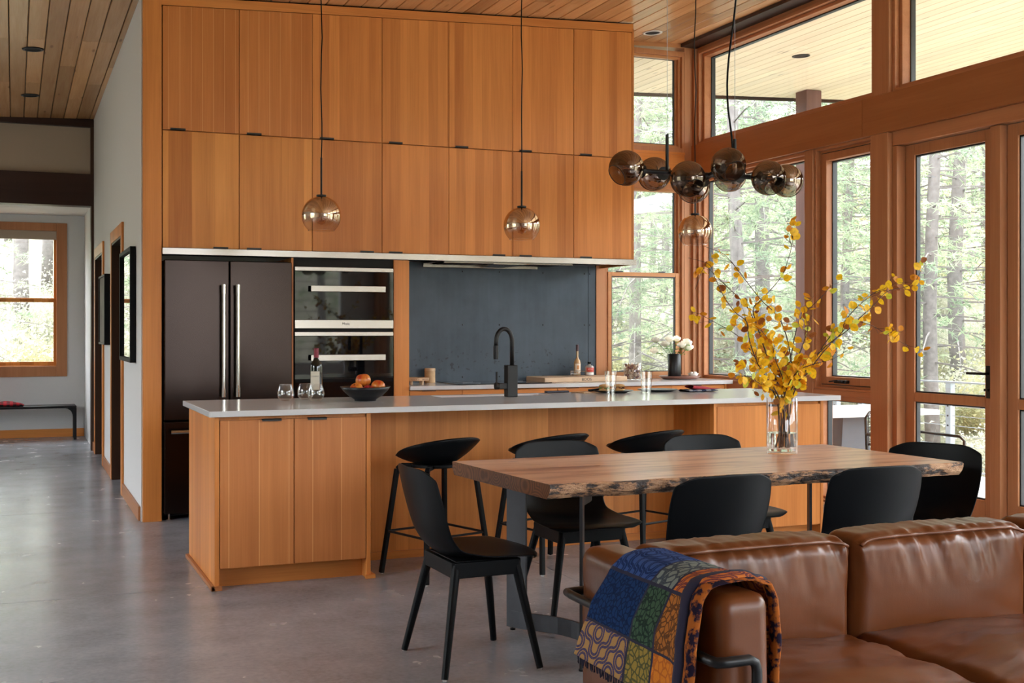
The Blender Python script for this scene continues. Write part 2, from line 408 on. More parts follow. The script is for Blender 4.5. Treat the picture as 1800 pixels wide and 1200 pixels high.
def downlight(x, y, label):
    t = thing('recessed_downlight', label, 'downlight', (x, y, cz(x)-.001), 0, 'recessed ceiling downlights')
    t.rotation_euler = (0, -th, 0)
    MB().lathe([(.085, 0), (.083, -.006), (.066, -.007), (.062, 0)], n=28).obj('trim_ring', M['white_cer'] if x > 3 else M['black_metal'], t, smooth=True)
    MB().lathe([(.062, -.003), (.055, -.0015), (.001, -.0012)], n=28).obj('dark_baffle', M['gap'], t, smooth=True)
downlight(.142, 10.557, 'black recessed downlight in the hall ceiling, nearer of two')
downlight(.144, 12.64, 'black recessed downlight in the hall ceiling, farther of two')
downlight(4.988, 8.888, 'recessed downlight in the ceiling right of the tall cabinets')

# soffit
so = MB()
so.hexa([(5.75, RY, cz(5.75)+.016), (9.05, RY, cz(9.05)+.016), (9.05, 11.46, cz(9.05)+.016), (5.75, 11.46, cz(5.75)+.016)],
        [(5.75, RY, cz(5.75)+.25), (9.05, RY, cz(9.05)+.25), (9.05, 11.46, cz(9.05)+.25), (5.75, 11.46, cz(5.75)+.25)])
so.hexa([(.9, 9.4, cz(.9)+.22), (5.75, 9.4, cz(5.75)+.22), (5.75, 11.46, cz(5.75)+.22), (.9, 11.46, cz(.9)+.22)],
        [(.9, 9.4, cz(.9)+.3), (5.75, 9.4, cz(5.75)+.3), (5.75, 11.46, cz(5.75)+.3), (.9, 11.46, cz(.9)+.3)])
so = so.obj('roof_soffit', M['backing']); tag(so, 'pale pine boarded roof soffit outside', 'soffit', kind='structure')
for i in range(33):
    x = 4.62+i*PW
    if x+PW > 9.06: break
    y0 = 9.42 if x < 5.72 else RY
    if x < 5.72: board(x, y0, 11.44, so, M['soffit'], 'soffit_board')
    else:
        c1 = random.choice([5.5, 6.7, 8.0, 9.4])
        board(x, y0, c1, so, M['soffit'], 'soffit_board'); board(x, c1, 11.44, so, M['soffit'], 'soffit_board')
fa = MB()
fa.hexa([(9.05, RY, cz(9.05)-.03), (9.08, RY, cz(9.05)-.03), (9.08, 11.5, cz(9.05)-.03), (9.05, 11.5, cz(9.05)-.03)],
        [(9.05, RY, cz(9.05)+.26), (9.08, RY, cz(9.05)+.26), (9.08, 11.5, cz(9.05)+.26), (9.05, 11.5, cz(9.05)+.26)])
fa.hexa([(.9, 11.46, cz(.9)-.03), (9.06, 11.46, cz(9.05)-.03), (9.06, 11.5, cz(9.05)-.03), (.9, 11.5, cz(.9)-.03)],
        [(.9, 11.46, cz(.9)+.26), (9.06, 11.46, cz(9.05)+.26), (9.06, 11.5, cz(9.05)+.26), (.9, 11.5, cz(.9)+.26)])
fa.obj('fascia', M['dark_wood'], so)
t = thing('recessed_downlight', 'recessed downlight in the outdoor roof soffit', 'downlight', (6.896, 9.426, cz(6.896)-.001), 0, 'recessed ceiling downlights'); t.rotation_euler = (0, -th, 0)
MB().lathe([(.085, 0), (.083, -.006), (.066, -.007), (.062, 0)], n=28).obj('trim_ring', M['black_metal'], t, smooth=True)
MB().lathe([(.062, -.003), (.055, -.0015), (.001, -.0012)], n=28).obj('dark_baffle', M['gap'], t, smooth=True)

# ------------------------------------------------------------------ walls
def wall(name, boxes, mat, label):
    mb = MB()
    for b_ in boxes: mb.box(*b_)
    return tag(mb.obj(name, mat), label, 'wall', kind='structure')
zt = 3.70
# drywall partition beside the tall cabinets, with two doorways
wp = wall('wall_hall', [(.814, .95, 8.66, 10.17, 0, zt), (.814, .95, 11.2, 12.42, 0, zt), (.814, .95, 13.55, 16.0, 0, zt),
                        (.814, .95, 10.17, 11.2, 2.10, zt), (.814, .95, 12.42, 13.55, 2.10, zt)], M['drywall'], 'white drywall side of the hall')
wall('wall_back', [(.95, 2.74, 9.25, 9.40, 0, 4.05), (2.74, 4.66, YB+.02, 9.40, 0, 4.05)], M['drywall'], 'back wall behind the kitchen cabinets')
wall('wall_far', [(RX, -.98, 15.96, 16.15, 0, 3.7), (.55, .95, 15.96, 16.15, 0, 3.7), (-.98, .55, 15.96, 16.15, 0, .84), (-.98, .55, 15.96, 16.15, 2.58, 3.7)], M['drywall'], 'white far wall of the entry hall')
wall('wall_left', [(RX-.15, RX, RY, 3.2, 0, 3.6), (RX-.15, RX, 5.8, 9.6, 0, 3.6), (RX-.15, RX, 12.0, 16.1, 0, 3.6), (RX-.15, RX, 3.2, 5.8, 0, .7), (RX-.15, RX, 3.2, 5.8, 2.8, 3.6),
                   (RX-.15, RX, 9.6, 12.0, 0, .8), (RX-.15, RX, 9.6, 12.0, 2.6, 3.6)], M['drywall'], 'white wall on the left, out of view')
wall('wall_rear', [(RX, -2.6, RY-.15, RY, 0, 3.8), (5.0, 5.75, RY-.15, RY, 0, 3.9), (-2.6, 5.0, RY-.15, RY, 2.9, 3.8), (-2.6, 5.0, RY-.15, RY, 0, .8),
                   (-2.6, 1.9, RY-.15, RY, .8, 2.9)], M['drywall'], 'rear wall with wide window openings, behind the camera')
# hall portal
bm_ = MB().box(RX, .812, 13.98, 14.18, 2.70, 3.05).obj('trim_1', M['dark_wood']); tag(bm_, 'dark beam across the hall opening', 'beam', kind='structure')
tr = struct('trim_2', 'dark trim around the panel above the hall opening', 'trim')
MB().box(RX, .812, 13.97, 14.15, 3.57, 3.645).obj('head_trim', M['dark_wood'], tr)
MB().box(RX, .812, 13.985, 14.0, 3.64, 3.66).obj('scribe_trim', M['dark_wood'], tr)
MB().box(.778, .812, 13.98, 14.16, 3.05, 3.58).obj('side_trim', M['dark_wood_z'], tr)
MB().box(.785, .812, 13.98, 14.18, 0, 2.70).obj('jamb_trim', M['dark_wood_z'], tr)
wall('wall_transom', [(RX, .80, 14.05, 14.12, 3.05, 3.6)], M['beige'], 'beige panel above the dark beam')
ec = MB().box(RX, .814, 14.18, 15.96, 2.76, 2.80).obj('ceiling_entry', M['drywall']); tag(ec, 'low white entry ceiling', 'ceiling', kind='structure')
# baseboards
def bboard(name, boxes, label, mat=None):
    mb = MB()
    for b_ in boxes: mb.box(*b_)
    o = mb.obj(name, mat or M['fir_y'], bevel=.002); return tag(o, label, 'baseboard', kind='structure')
bboard('baseboard_hall', [(.798, .813, 8.70, 10.06, 0, .10), (.798, .813, 11.31, 12.30, 0, .10), (.798, .813, 13.66, 13.97, 0, .10)], 'fir baseboard along the white hall wall')
bboard('baseboard_far', [(RX, .813, 15.944, 15.959, 0, .10)], 'fir baseboard under the far wall', M['fir_x'])
# doorways in hall wall
for n, (a, b_, mz, lab) in enumerate(((10.17, 11.2, 0, 'nearer dark doorway in the hall wall'), (12.42, 13.55, 0, 'farther dark doorway in the hall wall'))):
    d = struct('door_%d' % (n+1), lab, 'door')
    mb = MB()
    mb.box(.795, .813, a-.10, a, 0, 2.20); mb.box(.795, .813, b_, b_+.10, 0, 2.20); mb.box(.795, .813, a, b_, 2.10, 2.20)
    mb.obj('casing', M['fir'], d, bevel=.002)
    MB().box(.80, .95, a+.001, a+.02, 0, 2.098).box(.80, .95, b_-.02, b_-.001, 0, 2.098).box(.80, .95, a+.02, b_-.02, 2.08, 2.098).obj('jamb', M['dark_wood_z'], d)
    MB().box(.88, .92, a+.02, b_-.02, .01, 2.08).obj('door_leaf', M['dark_wood_z'], d)  # unlit interior of the open doorway put in as a closed dark slab
    MB().tube([(.88, a+.09, 1.0), (.84, a+.09, 1.0), (.84, a+.20, 1.0)], .009, 8).obj('door_handle', M['black_metal'], d)
# far window
wd = struct('window_1', 'fir framed double hung window in the far hall wall', 'window')
MB().ring('Y', -1.04, .611, .753, 2.662, .125, 15.935, 15.958, wb=.13, wt=.10).obj('casing', M['trim_z'], wd, bevel=.003)
MB().ring('Y', -.978, .548, .842, 2.578, .05, 15.97, 16.10).obj('window_frame', M['fir_soft'], wd, bevel=.002)
MB().ring('Y', -.928, .498, .892, 1.722, .045, 16.0, 16.04).obj('lower_sash', M['fir_soft'], wd, bevel=.002)
MB().ring('Y', -.928, .498, 1.69, 2.528, .04, 16.042, 16.08).obj('upper_sash', M['fir_soft'], wd, bevel=.002)
MB().box(-.885, .455, 16.018, 16.022, .93, 1.68).obj('glass_pane', M['glass'], wd)
MB().box(-.89, .46, 16.06, 16.064, 1.73, 2.49).obj('glass_pane', M['glass'], wd)
sh = MB().box(-.925, .495, 15.955, 15.985, 2.455, 2.575).obj('roller_shade', M['beige'], bevel=.008); tag(sh, 'beige fabric shade rolled up at the head of the hall window', 'window shade')

# pictures on the hall wall
p1 = thing('framed_picture', 'black framed glazed picture nearest the cabinets, reflecting a window', 'picture', (.812, 9.49, 1.515))
MB().ring('X', -.475, .475, -.42, .42, .03, -.042, -.002).obj('picture_frame', M['black_wood'], p1, bevel=.002)
MB().box(-.012, -.006, -.445, .445, -.39, .39).obj('picture_print', plain('dark_print', (.05, .045, .04), .5, nz=.6, nscale=5), p1)
MB().box(-.024, -.020, -.446, .446, -.391, .391).obj('picture_glass', plain('reflective_glazing', (.02, .02, .02), .0, spec=1.), p1)
p2 = thing('framed_canvas', 'thick dark framed canvas between the two hall doorways', 'picture', (.812, 11.88, 1.52))
MB().ring('X', -.40, .40, -.325, .325, .02, -.055, -.002).obj('canvas_frame', M['black_wood'], p2, bevel=.002)
MB().box(-.045, -.01, -.38, .38, -.305, .305).obj('canvas', plain('brown_abstract_canvas', (.10, .075, .06), .6, nz=.7, nscale=7), p2)

# bench with plaid blanket
be = thing('bench', 'black metal bench against the far hall wall below the window', 'bench', (-.55, 15.62, 0))
MB().box(-1.25, 1.25, -.18, .18, .385, .415).obj('seat', M['black_metal'], be, bevel=.01)
for sx in (-1, 1):
    for yy in (-.15, .15): MB().bar((sx*1.235, yy, 0), (sx*1.235, yy, .385), .03, .03, (0, 1, 0)).obj('leg', M['black_metal'], be)
    for yy in (-.15, .15):
        mb = MB()
        pts = [(sx*1.22, yy, .25)]+[(sx*(1.22-.10*(1-math.cos(a*PI/12))), yy, .25+.13*math.sin(a*PI/12)) for a in range(1, 7)]
        vs = []; 
        for p in pts: vs += [(p[0], yy-.006, p[2]), (p[0], yy+.006, p[2])]
        vs += [(sx*1.22, yy-.006, .385), (sx*1.22, yy+.006, .385)]
        n = len(pts); fs = [(2*i, 2*i+1, 2*i+3, 2*i+2) for i in range(n-1)]
        fs += [(2*i, 2*i+2, 2*n) for i in range(n-1)]+[(2*i+1, 2*n+1, 2*i+3) for i in range(n-1)]
        mb.add(vs, fs); mb.obj('corner_gusset', M['black_metal'], be)
def plaid():
    m, nt = nmat('red_black_plaid'); b = NB(nt); p = b.n('ShaderNodeTexCoord').outputs['Object']; s_ = b.n('ShaderNodeSeparateXYZ', {0: p})
    fx = b.m('GREATER_THAN', b.m('FRACT', b.m('MULTIPLY', s_.outputs[0], 14.)), .5); fy = b.m('GREATER_THAN', b.m('FRACT', b.m('MULTIPLY', b.m('ADD', s_.outputs[1], s_.outputs[2]), 14.)), .5)
    c = b.mix(b.m('MULTIPLY', b.m('ADD', fx, fy), .5), (.42, .015, .025), (.01, .005, .006)); b.bsdf(c, .9, 0, .2); return m
M['plaid'] = plaid()
def cloth_pile(u, v):
    x = -.68+u*.90+.03*noise.noise(Vector((u*3, v*3, 1))); y = -.16+v*.30
    e = min(u, 1-u, v, 1-v); h = .05*min(1, e*9)**.5*(1-.35*u) + .014*noise.noise(Vector((u*9, v*4, 2)))
    return (x, y, .419+max(0.001, h))
bl = MB((0, 0, 0)).grid(cloth_pile, 40, 14).obj('plaid_blanket', M['plaid'], smooth=True, loc=(-.12, 15.62, 0)); solid(bl, .01, 1)
tag(bl, 'folded red and black plaid blanket lying on the hall bench', 'blanket')

# ------------------------------------------------------------------ kitchen wall of cabinets
pil = tag(MB().box(.822, .948, YC, 9.25, 0, cz(.9)-.02).obj('trim_3', M['fir'], bevel=.002), 'full height fir end panel left of the refrigerator', 'panel', kind='structure')
def cornice():
    x0, x1 = .948, 4.66
    return MB().hexa([(x0, YC, cz(x0)-.075), (x1, YC, cz(x1)-.075), (x1, YC+.02, cz(x1)-.075), (x0, YC+.02, cz(x0)-.075)],
                     [(x0, YC, cz(x0)-.012), (x1, YC, cz(x1)-.012), (x1, YC+.02, cz(x1)-.012), (x0, YC+.02, cz(x0)-.012)]).obj('trim_4', M['fir_x'])
tag(cornice(), 'fir cornice strip between the tall cabinets and the ceiling', 'trim', kind='structure')
seams = [.953+i*.5282 for i in range(8)]
seams[-1] = 4.648
SB, SM = 1.905, 2.727
pull_x_up = [1.056, 1.585, 2.115, 2.640, 3.167, 3.699, 4.225]
pull_x_lo = [1.35, 1.585, 2.418, 2.640, 3.474, 3.699, 4.225]
def pull(parent, x, z, y=YC, up=False):
    mb = MB(); mb.box(x-.052, x+.052, y-.014, y+.008, z-.0035, z+.0005); mb.box(x-.052, x+.052, y-.014, y-.011, z-.010, z)
    return mb.obj('handle', M['pull'], parent, bevel=.001)
units = [(0, 1), (2, 3), (4, 5), (6,)]
nm = ['above the refrigerator', 'above the wall ovens', 'above the middle of the steel backsplash', 'at the window end of the run']
for row in (0, 1):
    for ui, u in enumerate(units):
        x0, x1 = seams[u[0]], seams[u[-1]+1]
        zb = SB if row == 0 else SM
        cab = thing('wall_cabinet', '%s row fir cabinet %s, %s' % ('lower' if row == 0 else 'top', nm[ui], 'two doors' if len(u) == 2 else 'single door'), 'cabinet', ((x0+x1)/2, YC+.3, zb), 0, 'tall fir wall cabinets')
        o = Vector(((x0+x1)/2, YC+.3, zb))
        mb = MB(o)
        ztop = (lambda x: SM-.002) if row == 0 else (lambda x: cz(x)-.08)
        mb.hexa([(x0+.001, YC+.021, zb), (x1-.001, YC+.021, zb), (x1-.001, 9.215, zb), (x0+.001, 9.215, zb)],
                [(x0+.001, YC+.021, ztop(x0)), (x1-.001, YC+.021, ztop(x1)), (x1-.001, 9.215, ztop(x1)), (x0+.001, 9.215, ztop(x0))])
        mb.obj('carcass', M['fir'], cab)
        for di in u:
            a, b_ = seams[di]+.0018, seams[di+1]-.0018
            lo = zb+.002; 
            g = .004
            h0, h1 = (SM-g, SM-g) if row == 0 else (cz(a)-.079, cz(b_)-.079)
            dm = MB(o).hexa([(a, YC, lo), (b_, YC, lo), (b_, YC+.019, lo), (a, YC+.019, lo)], [(a, YC, h0), (b_, YC, h1), (b_, YC+.019, h1), (a, YC+.019, h0)])
            dd = dm.obj('door', M['fir_soft'] if (row == 0 and di < 2) else (M['fir_lined'] if di < 2 else M['fir']), cab, bevel=.0015, seg=1)
            hx = (pull_x_lo if row == 0 else pull_x_up)[di]
            hm = MB(o); z = zb+.001
            hm.box(hx-.052, hx+.052, YC-.016, YC+.01, z-.003, z+.001); hm.box(hx-.052, hx+.052, YC-.016, YC-.012, z-.003, z+.012)
            hm.obj('handle', M['pull'], dd)
ep = MB().hexa([(4.648, YC-.002, 1.86), (4.664, YC-.002, 1.86), (4.664, 9.215, 1.86), (4.648, 9.215, 1.86)],
               [(4.648, YC-.002, cz(4.65)-.05), (4.664, YC-.002, cz(4.66)-.05), (4.664, 9.215, cz(4.66)-.05), (4.648, 9.215, cz(4.65)-.05)]).obj('trim_5', M['fir'])
tag(ep, 'fir end panel of the upper cabinets beside the window', 'panel', kind='structure')
vs_ = MB().box(.95, 4.672, YC-.03, YC-.005, 1.858, 1.903).box(.95, 4.672, YC-.005, 9.21, 1.893, 1.903).obj('steel_valance', M['stainless'], bevel=.001)
tag(vs_, 'long brushed stainless strip running under the upper cabinets', 'valance')

# fridge
fr = thing('refrigerator', 'tall dark stainless french door refrigerator with freezer drawer', 'refrigerator', (1.403, 8.9, 0))
o = (1.403, 8.9, 0)
MB(o).box(.958, 1.852, 8.665, 9.22, .03, 1.815).obj('body', M['gap'], fr)
for k, (a, b_) in enumerate(((.962, 1.404), (1.410, 1.852))):
    dd = MB(o).box(a, b_, 8.585, 8.66, .70, 1.82).obj('door', M['fridge'], fr, bevel=.006, seg=3)
    hx = 1.358 if k == 0 else 1.456
    mb = MB(o).tube([(hx, 8.525, .86), (hx, 8.525, 1.65)], .0145, 16)
    for z in (.885, 1.625): mb.tube([(hx, 8.53, z), (hx, 8.59, z)], .010, 10)
    mb.obj('handle', M['chrome'], dd, smooth=False)
    for z in (.86, 1.588): MB(o).tube([(hx, 8.525, z), (hx, 8.525, z+.062)], .0165, 16).obj('handle_cap', M['chrome'], dd)
    
fz = MB(o).box(.962, 1.852, 8.585, 8.66, .05, .692).obj('freezer_drawer', M['fridge'], fr, bevel=.006, seg=3)
mb = MB(o).tube([(1.0, 8.525, .625), (1.81, 8.525, .625)], .0145, 16)
for x in (1.04, 1.77): mb.tube([(x, 8.53, .625), (x, 8.59, .625)], .010, 10)
mb.obj('handle', M['chrome'], fz)
for x in (1.0, 1.80):
    MB(o).lathe([(.02, 0), (.02, .008), (.009, .009), (.009, .05)], (x, 8.66, 0), 12, True, True).obj('foot', M['chrome'], fr)
MB().box(.949, 4.66, YC+.01, 9.22, 1.885, 1.892).obj('niche_top', M['raw_steel'], vs_)

# oven tower and ovens
ot = thing('oven_cabinet', 'tall fir oven tower beside the refrigerator with a fir filler strip', 'cabinet', (2.30, 8.9, 0)); o = (2.30, 8.9, 0)
MB(o).box(1.856, 1.870, YC, 9.22, 0, 1.855).obj('side_panel', M['fir'], ot)
MB(o).box(2.628, 2.748, YC-.002, 9.215, 0, 1.855).obj('filler_panel', M['fir'], ot, bevel=.001)
MB(o).box(1.870, 2.628, YC+.02, 9.21, 0, 1.857).obj('carcass', M['gap'], ot)
dd = MB(o).box(1.873, 2.626, YC, YC+.02, .10, .70).obj('drawer', M['fir'], ot)
MB(o).box(2.2, 2.3, YC-.014, YC+.003, .70, .703).obj('handle', M['pull'], dd)
for z0, z1, lab, hz, bt in ((1.343, 1.790, 'upper compact wall oven with a steel band and bar handle', 1.632, .063), (.72, 1.316, 'lower wall oven behind the wine bottle with bar handle', 1.129, .02)):
    ov = thing('wall_oven', lab, 'oven', (2.247, 8.9, z0), 0, 'built-in wall ovens'); oo = (2.247, 8.9, z0)
    MB(oo).box(1.878, 2.618, YC-.004, YC+.018, z0, z1).obj('body', M['gap'], ov)
    MB(oo).box(1.877, 2.619, YC-.018, YC-.004, z0+bt, z1-.03).obj('door_glass', M['oven_glass'], ov, bevel=.001)
    MB(oo).box(1.877, 2.619, YC-.020, YC-.004, z1-.028, z1).obj('top_trim', M['stainless'], ov, bevel=.001)
    if bt > .05:
        bt_ = MB(oo).box(1.877, 2.619, YC-.020, YC-.004, z0, z0+bt-.002).obj('lower_band', M['stainless'], ov, bevel=.001)
        tx = bpy.data.curves.new('oven_lettering', 'FONT'); tx.body = 'Miele'; tx.size = .026; tx.align_x = 'CENTER'; tx.extrude = .0003
        to = text_mesh(tx, 'oven_lettering'); to.rotation_euler = (PI/2, 0, 0)
        to.data.materials.append(M['gap']); to.parent = bt_; to.location = (2.255-oo[0], YC-.0212-oo[1], .026)
    else:
        MB(oo).box(1.877, 2.619, YC-.019, YC-.004, z0, z0+bt-.002).obj('lower_band', M['oven_glass'], ov)
    hm = MB(oo).box(1.985, 2.545, YC-.068, YC-.052, hz-.021, hz+.021)
    hm.box(2.0, 2.02, YC-.052, YC-.016, hz-.012, hz+.012).box(2.51, 2.53, YC-.052, YC-.016, hz-.012, hz+.012)
    hm.obj('handle', M['stainless'], ov, bevel=.001)

# backsplash
bs = thing('steel_backsplash', 'blue black raw steel sheet behind the cooktop fixed with small screws', 'backsplash', (3.7, YB+.01, .9)); o = (3.7, YB+.01, .9)
MB((3.7, YB+.01, 0)).box(2.752, 4.545, YB, YB+.018, .90, 1.88).obj('steel_sheet', M['steel_blue'], bs, loc=(0, 0, -.9))
MB((3.7, YB+.01, 0)).box(4.549, 4.618, YB, YB+.018, .90, 1.88).obj('steel_sheet', M['steel_blue'], bs, loc=(0, 0, -.9))
for x in (3.398, 3.725, 4.122, 4.512, 4.562, 2.80):
    for z in (1.812, 1.374, .945):
        MB().lathe([(.0001, .004), (.005, .003), (.007, 0)], n=10).obj('screw', M['black_metal'], bs).matrix_local = Matrix.Translation(Vector((x, YB-.001, z))-Vector(o)) @ Matrix.Rotation(PI/2, 4, 'X')
# hood
hd = thing('range_hood', 'slim stainless hood insert with dark grilles under the cabinets', 'range hood', (3.60, 8.95, 1.884)); o = (3.60, 8.95, 1.884)
MB(o).box(3.06, 4.16, 8.72, 9.16, 1.868, 1.884).obj('hood_plate', M['raw_steel'], hd, bevel=.002)
MB(o).box(3.06, 4.16, 8.715, 8.73, 1.850, 1.884).obj('front_rail', M['stainless'], hd, bevel=.002)
MB(o).box(3.02, 4.02, 9.10, 9.12, 1.835, 1.868).obj('rear_rail', M['stainless'], hd, bevel=.002)
MB(o).hexa([(3.47, 8.71, 1.846), (3.75, 8.71, 1.846), (3.69, 9.12, 1.838), (3.53, 9.12, 1.838)], [(3.47, 8.71, 1.868), (3.75, 8.71, 1.868), (3.69, 9.12, 1.868), (3.53, 9.12, 1.868)]).obj('control_panel', M['stainless'], hd, bevel=.002)
for k in range(5): MB(o).lathe([(.006, -.004), (.006, 0)], (3.56+k*.022, 8.80, 1.845), 10, True, True).obj('button', M['gap'], hd, loc=(0, 0, 0))
for x0 in (3.10, 3.78):
    for k in range(8):
        MB(o).box(x0+k*.042, x0+k*.042+.024, 8.76, 9.09, 1.856, 1.868).obj('grille_slat', M['gap'], hd)

# back base cabinets and worktop
bx = [2.752, 3.174, 3.98, 5.019, 5.53]
for k in range(4):
    x0, x1 = bx[k], bx[k+1]; o = Vector(((x0+x1)/2, 8.92, 0))
    cab = thing('base_cabinet', 'low fir drawer cabinet under the back worktop, %s' % ('narrow one next to the ovens', 'under the cooktop', 'under the cutting board', 'at the window corner')[k], 'cabinet', o, 0, 'fir base cabinets under the back worktop')
    MB(o).box(x0+.001, x1-.001, YC+.022, 9.21, .09, .876).obj('carcass', M['fir'], cab)
    MB(o).box(x0+.001, x1-.001, YC+.07, 9.20, 0, .09).obj('toe_kick', M['fir_x'], cab)
    for z0, z1 in ((.10, .36), (.364, .62), (.624, .868)):
        dr = MB(o).box(x0+.002, x1-.002, YC, YC+.02, z0, z1).obj('drawer', M['fir_x'], cab, bevel=.001)
        hx = (2.905, 3.60, 4.11, 5.245)[k]
        MB(o).box(hx-.052, hx+.052, YC-.014, YC+.005, z1-.001, z1+.003).obj('handle', M['pull'], dr)
tag(MB().box(5.532, 5.55, YC, 9.21, 0, .876).obj('trim_6', M['fir']), 'fir end panel of the back base cabinets', 'panel', kind='structure')
wt_ = MB().box(2.75, 5.597, YC-.025, YB-.001, .877, .907).obj('back_worktop', M['quartz'], bevel=.002); tag(wt_, 'white quartz worktop along the back wall', 'worktop')
ck = thing('cooktop', 'black glass cooktop set in the back worktop', 'cooktop', (3.56, 8.93, .9075))
MB().box(-.40, .40, -.25, .25, 0, .006).obj('glass_top', M['cooktop'], ck, bevel=.002)
for x, y, r in ((-.24, .1, .09), (-.24, -.13, .07), (.22, .1, .07), (.22, -.12, .10)):
    MB().lathe([(r, 0), (r, .0004), (r-.002, .0004), (r-.002, 0)], (x, y, .006), 32).obj('zone_mark', M['rail'], ck)

# ------------------------------------------------------------------ back wall windows (wall normal Y)
def win_y(name, label, x0, x1, z0, z1, sashes, mat='trim_x', step=.022):
    w_ = struct(name, label, 'window')
    MB().ring('Y', x0, x1, z0, z1, .045, YB+.005, YB+.06).obj('window_frame', M['trim_z'], w_, bevel=.002)
    MB().ring('Y', x0+.045, x1-.045, z0+.045, z1-.045, step, YB+.03, YB+.10).obj('window_stop', M['trim_x'], w_, bevel=.002)
    for (a, b_, d, s) in sashes:
        MB().ring('Y', x0+.067, x1-.067, a, b_, s, YB+d, YB+d+.035).obj('sash', M['trim_x'], w_, bevel=.002)
        MB().ring('Y', x0+.067+s, x1-.067-s, a+s, b_-s, .008, YB+d+.008, YB+d+.03).obj('glazing_gasket', M['spacer'], w_)
        MB().box(x0+.067+s, x1-.067-s, YB+d+.016, YB+d+.020, a+s, b_-s).obj('glass_pane', M['glass'], w_)
    return w_
wall('wall_window_posts', [(4.62, 4.70, YB-.01, 9.40, 0, 3.80), (5.50, 5.74, YB+.002, 9.40, 0, 3.87)], M['trim_z'], 'fir posts either side of the back windows')
wall('wall_window_beam', [(4.70, 5.50, YB+.004, 9.38, 2.62, 2.90), (4.70, 5.50, YB-.004, 9.30, 2.885, 2.905)], M['fir_x'], 'fir beam between the upper and lower back windows')
wall('wall_window_sill', [(4.70, 5.50, YB+.004, 9.38, 0, .90)], M['trim_x'], 'fir apron under the back window')
MBt = MB().hexa([(4.66, YB, 3.80), (5.6, YB, 3.84), (5.6, 9.38, 3.84), (4.66, 9.38, 3.80)], [(4.66, YB, cz(4.66)+.1), (5.6, YB, cz(5.6)+.1), (5.6, 9.38, cz(5.6)+.1), (4.66, 9.38, cz(4.66)+.1)]).obj('trim_7', M['trim_x']); tag(MBt, 'fir head trim over the back clerestory window', 'trim', kind='structure')
win_y('window_2', 'upper back window beside the cabinets', 4.68, 5.52, 2.90, 3.80, [(2.955, 3.76, .06, .02)])
w3 = win_y('window_3', 'double hung back window behind the worktop', 4.68, 5.52, .895, 2.62, [(.93, 1.835, .02, .035), (1.79, 2.59, .06, .02)])
for x in (4.86, 5.28):
    MB().box(x-.03, x+.03, YB+.01, YB+.035, 1.836, 1.845).obj('sash_lock', M['raw_steel'], w3)

# ------------------------------------------------------------------ right wall (normal X)
def frame_x(name, label, y0, y1, z0, z1, wf=.05, sash=0., xg=5.72, xs_=5.65, gl=True):
    w_ = struct(name, label, 'window')
    MB().ring('X', y0, y1, z0, z1, wf*.5, XR+.01, XR+.15).obj('window_frame', M['trim_y'], w_, bevel=.003)
    MB().ring('X', y0+wf*.5, y1-wf*.5, z0+wf*.5, z1-wf*.5, wf*.5, XR+.05, XR+.15).obj('window_stop', M['trim_y'], w_, bevel=.003)
    a0, a1, b0, b1 = y0+wf, y1-wf, z0+wf, z1-wf
    if sash:
        MB().ring('X', a0+.006, a1-.006, b0+.006, b1-.006, sash, xs_-.005, xs_+.055).obj('sash', M['trim_z'], w_, bevel=.003)
        MB().ring('X', a0, a1, b0, b1, .006, xs_, xs_+.05).obj('weather_seal', M['spacer'], w_)
        a0 += sash+.006; a1 -= sash+.006; b0 += sash+.006; b1 -= sash+.006
    MB().ring('X', a0, a1, b0, b1, .009, xg-.02, xg+.02).obj('glazing_gasket', M['spacer'], w_)
    MB().box(xg-.003, xg+.003, a0+.004, a1-.004, b0+.004, b1-.004).obj('glass_pane', M['glass'], w_)
    return w_
# beam, posts
bmY = MB().box(XR-.03, XR+.16, 6.9, 9.24, 2.70, 2.97).obj('trim_8', M['fir_y'], bevel=.003); tag(bmY, 'deep fir beam over the windows, far length', 'beam', kind='structure')
bmY = MB().box(XR-.03, XR+.16, RY, 6.897, 2.70, 2.97).obj('trim_9', M['fir_y'], bevel=.003); tag(bmY, 'deep fir beam over the glazed doors, near length', 'beam', kind='structure')
stl = MB().hexa([(5.46, RY, cz(5.46)-.03), (5.62, RY, cz(5.46)-.03), (5.62, YB, cz(5.46)-.03), (5.46, YB, cz(5.46)-.03)],
                [(5.46, RY, cz(5.46)+.01), (5.62, RY, cz(5.62)+.01), (5.62, YB, cz(5.62)+.01), (5.46, YB, cz(5.46)+.01)]).obj('trim_10', M['dark_wood']); tag(stl, 'dark brown steel edge where the ceiling meets the window wall', 'trim', kind='structure')
tag(MB().box(5.62, 5.78, RY, 9.3, 3.80, cz(5.75)+.1).obj('trim_11', M['trim_y']), 'fir head plate above the clerestory windows', 'trim', kind='structure')
def post(name, y0, y1, label):
    o = MB().box(XR-.03, XR+.16, y0, y1, 0, 2.698).box(XR-.02, XR+.16, y0, y1, 2.972, 3.83).obj(name, M['trim_z'], bevel=.003); tag(o, label, 'post', kind='structure')
post('trim_12', 6.63, 6.81, 'wide fir post between the casement window and the glazed door')
post('trim_13', 9.19, 9.24, 'fir corner post')
post('trim_14', 3.95, 4.15, 'fir post right of the glazed doors')
post('trim_15', 1.2, 1.4, 'fir post near the camera')
post('trim_16', RY, -1.9, 'fir post at the rear corner')
tag(MB().box(XR-.01, XR+.16, 7.50, 7.60, 0, 2.70).obj('trim_17', M['trim_z'], bevel=.004), 'slim fir mullion left of the casement window', 'mullion', kind='structure')
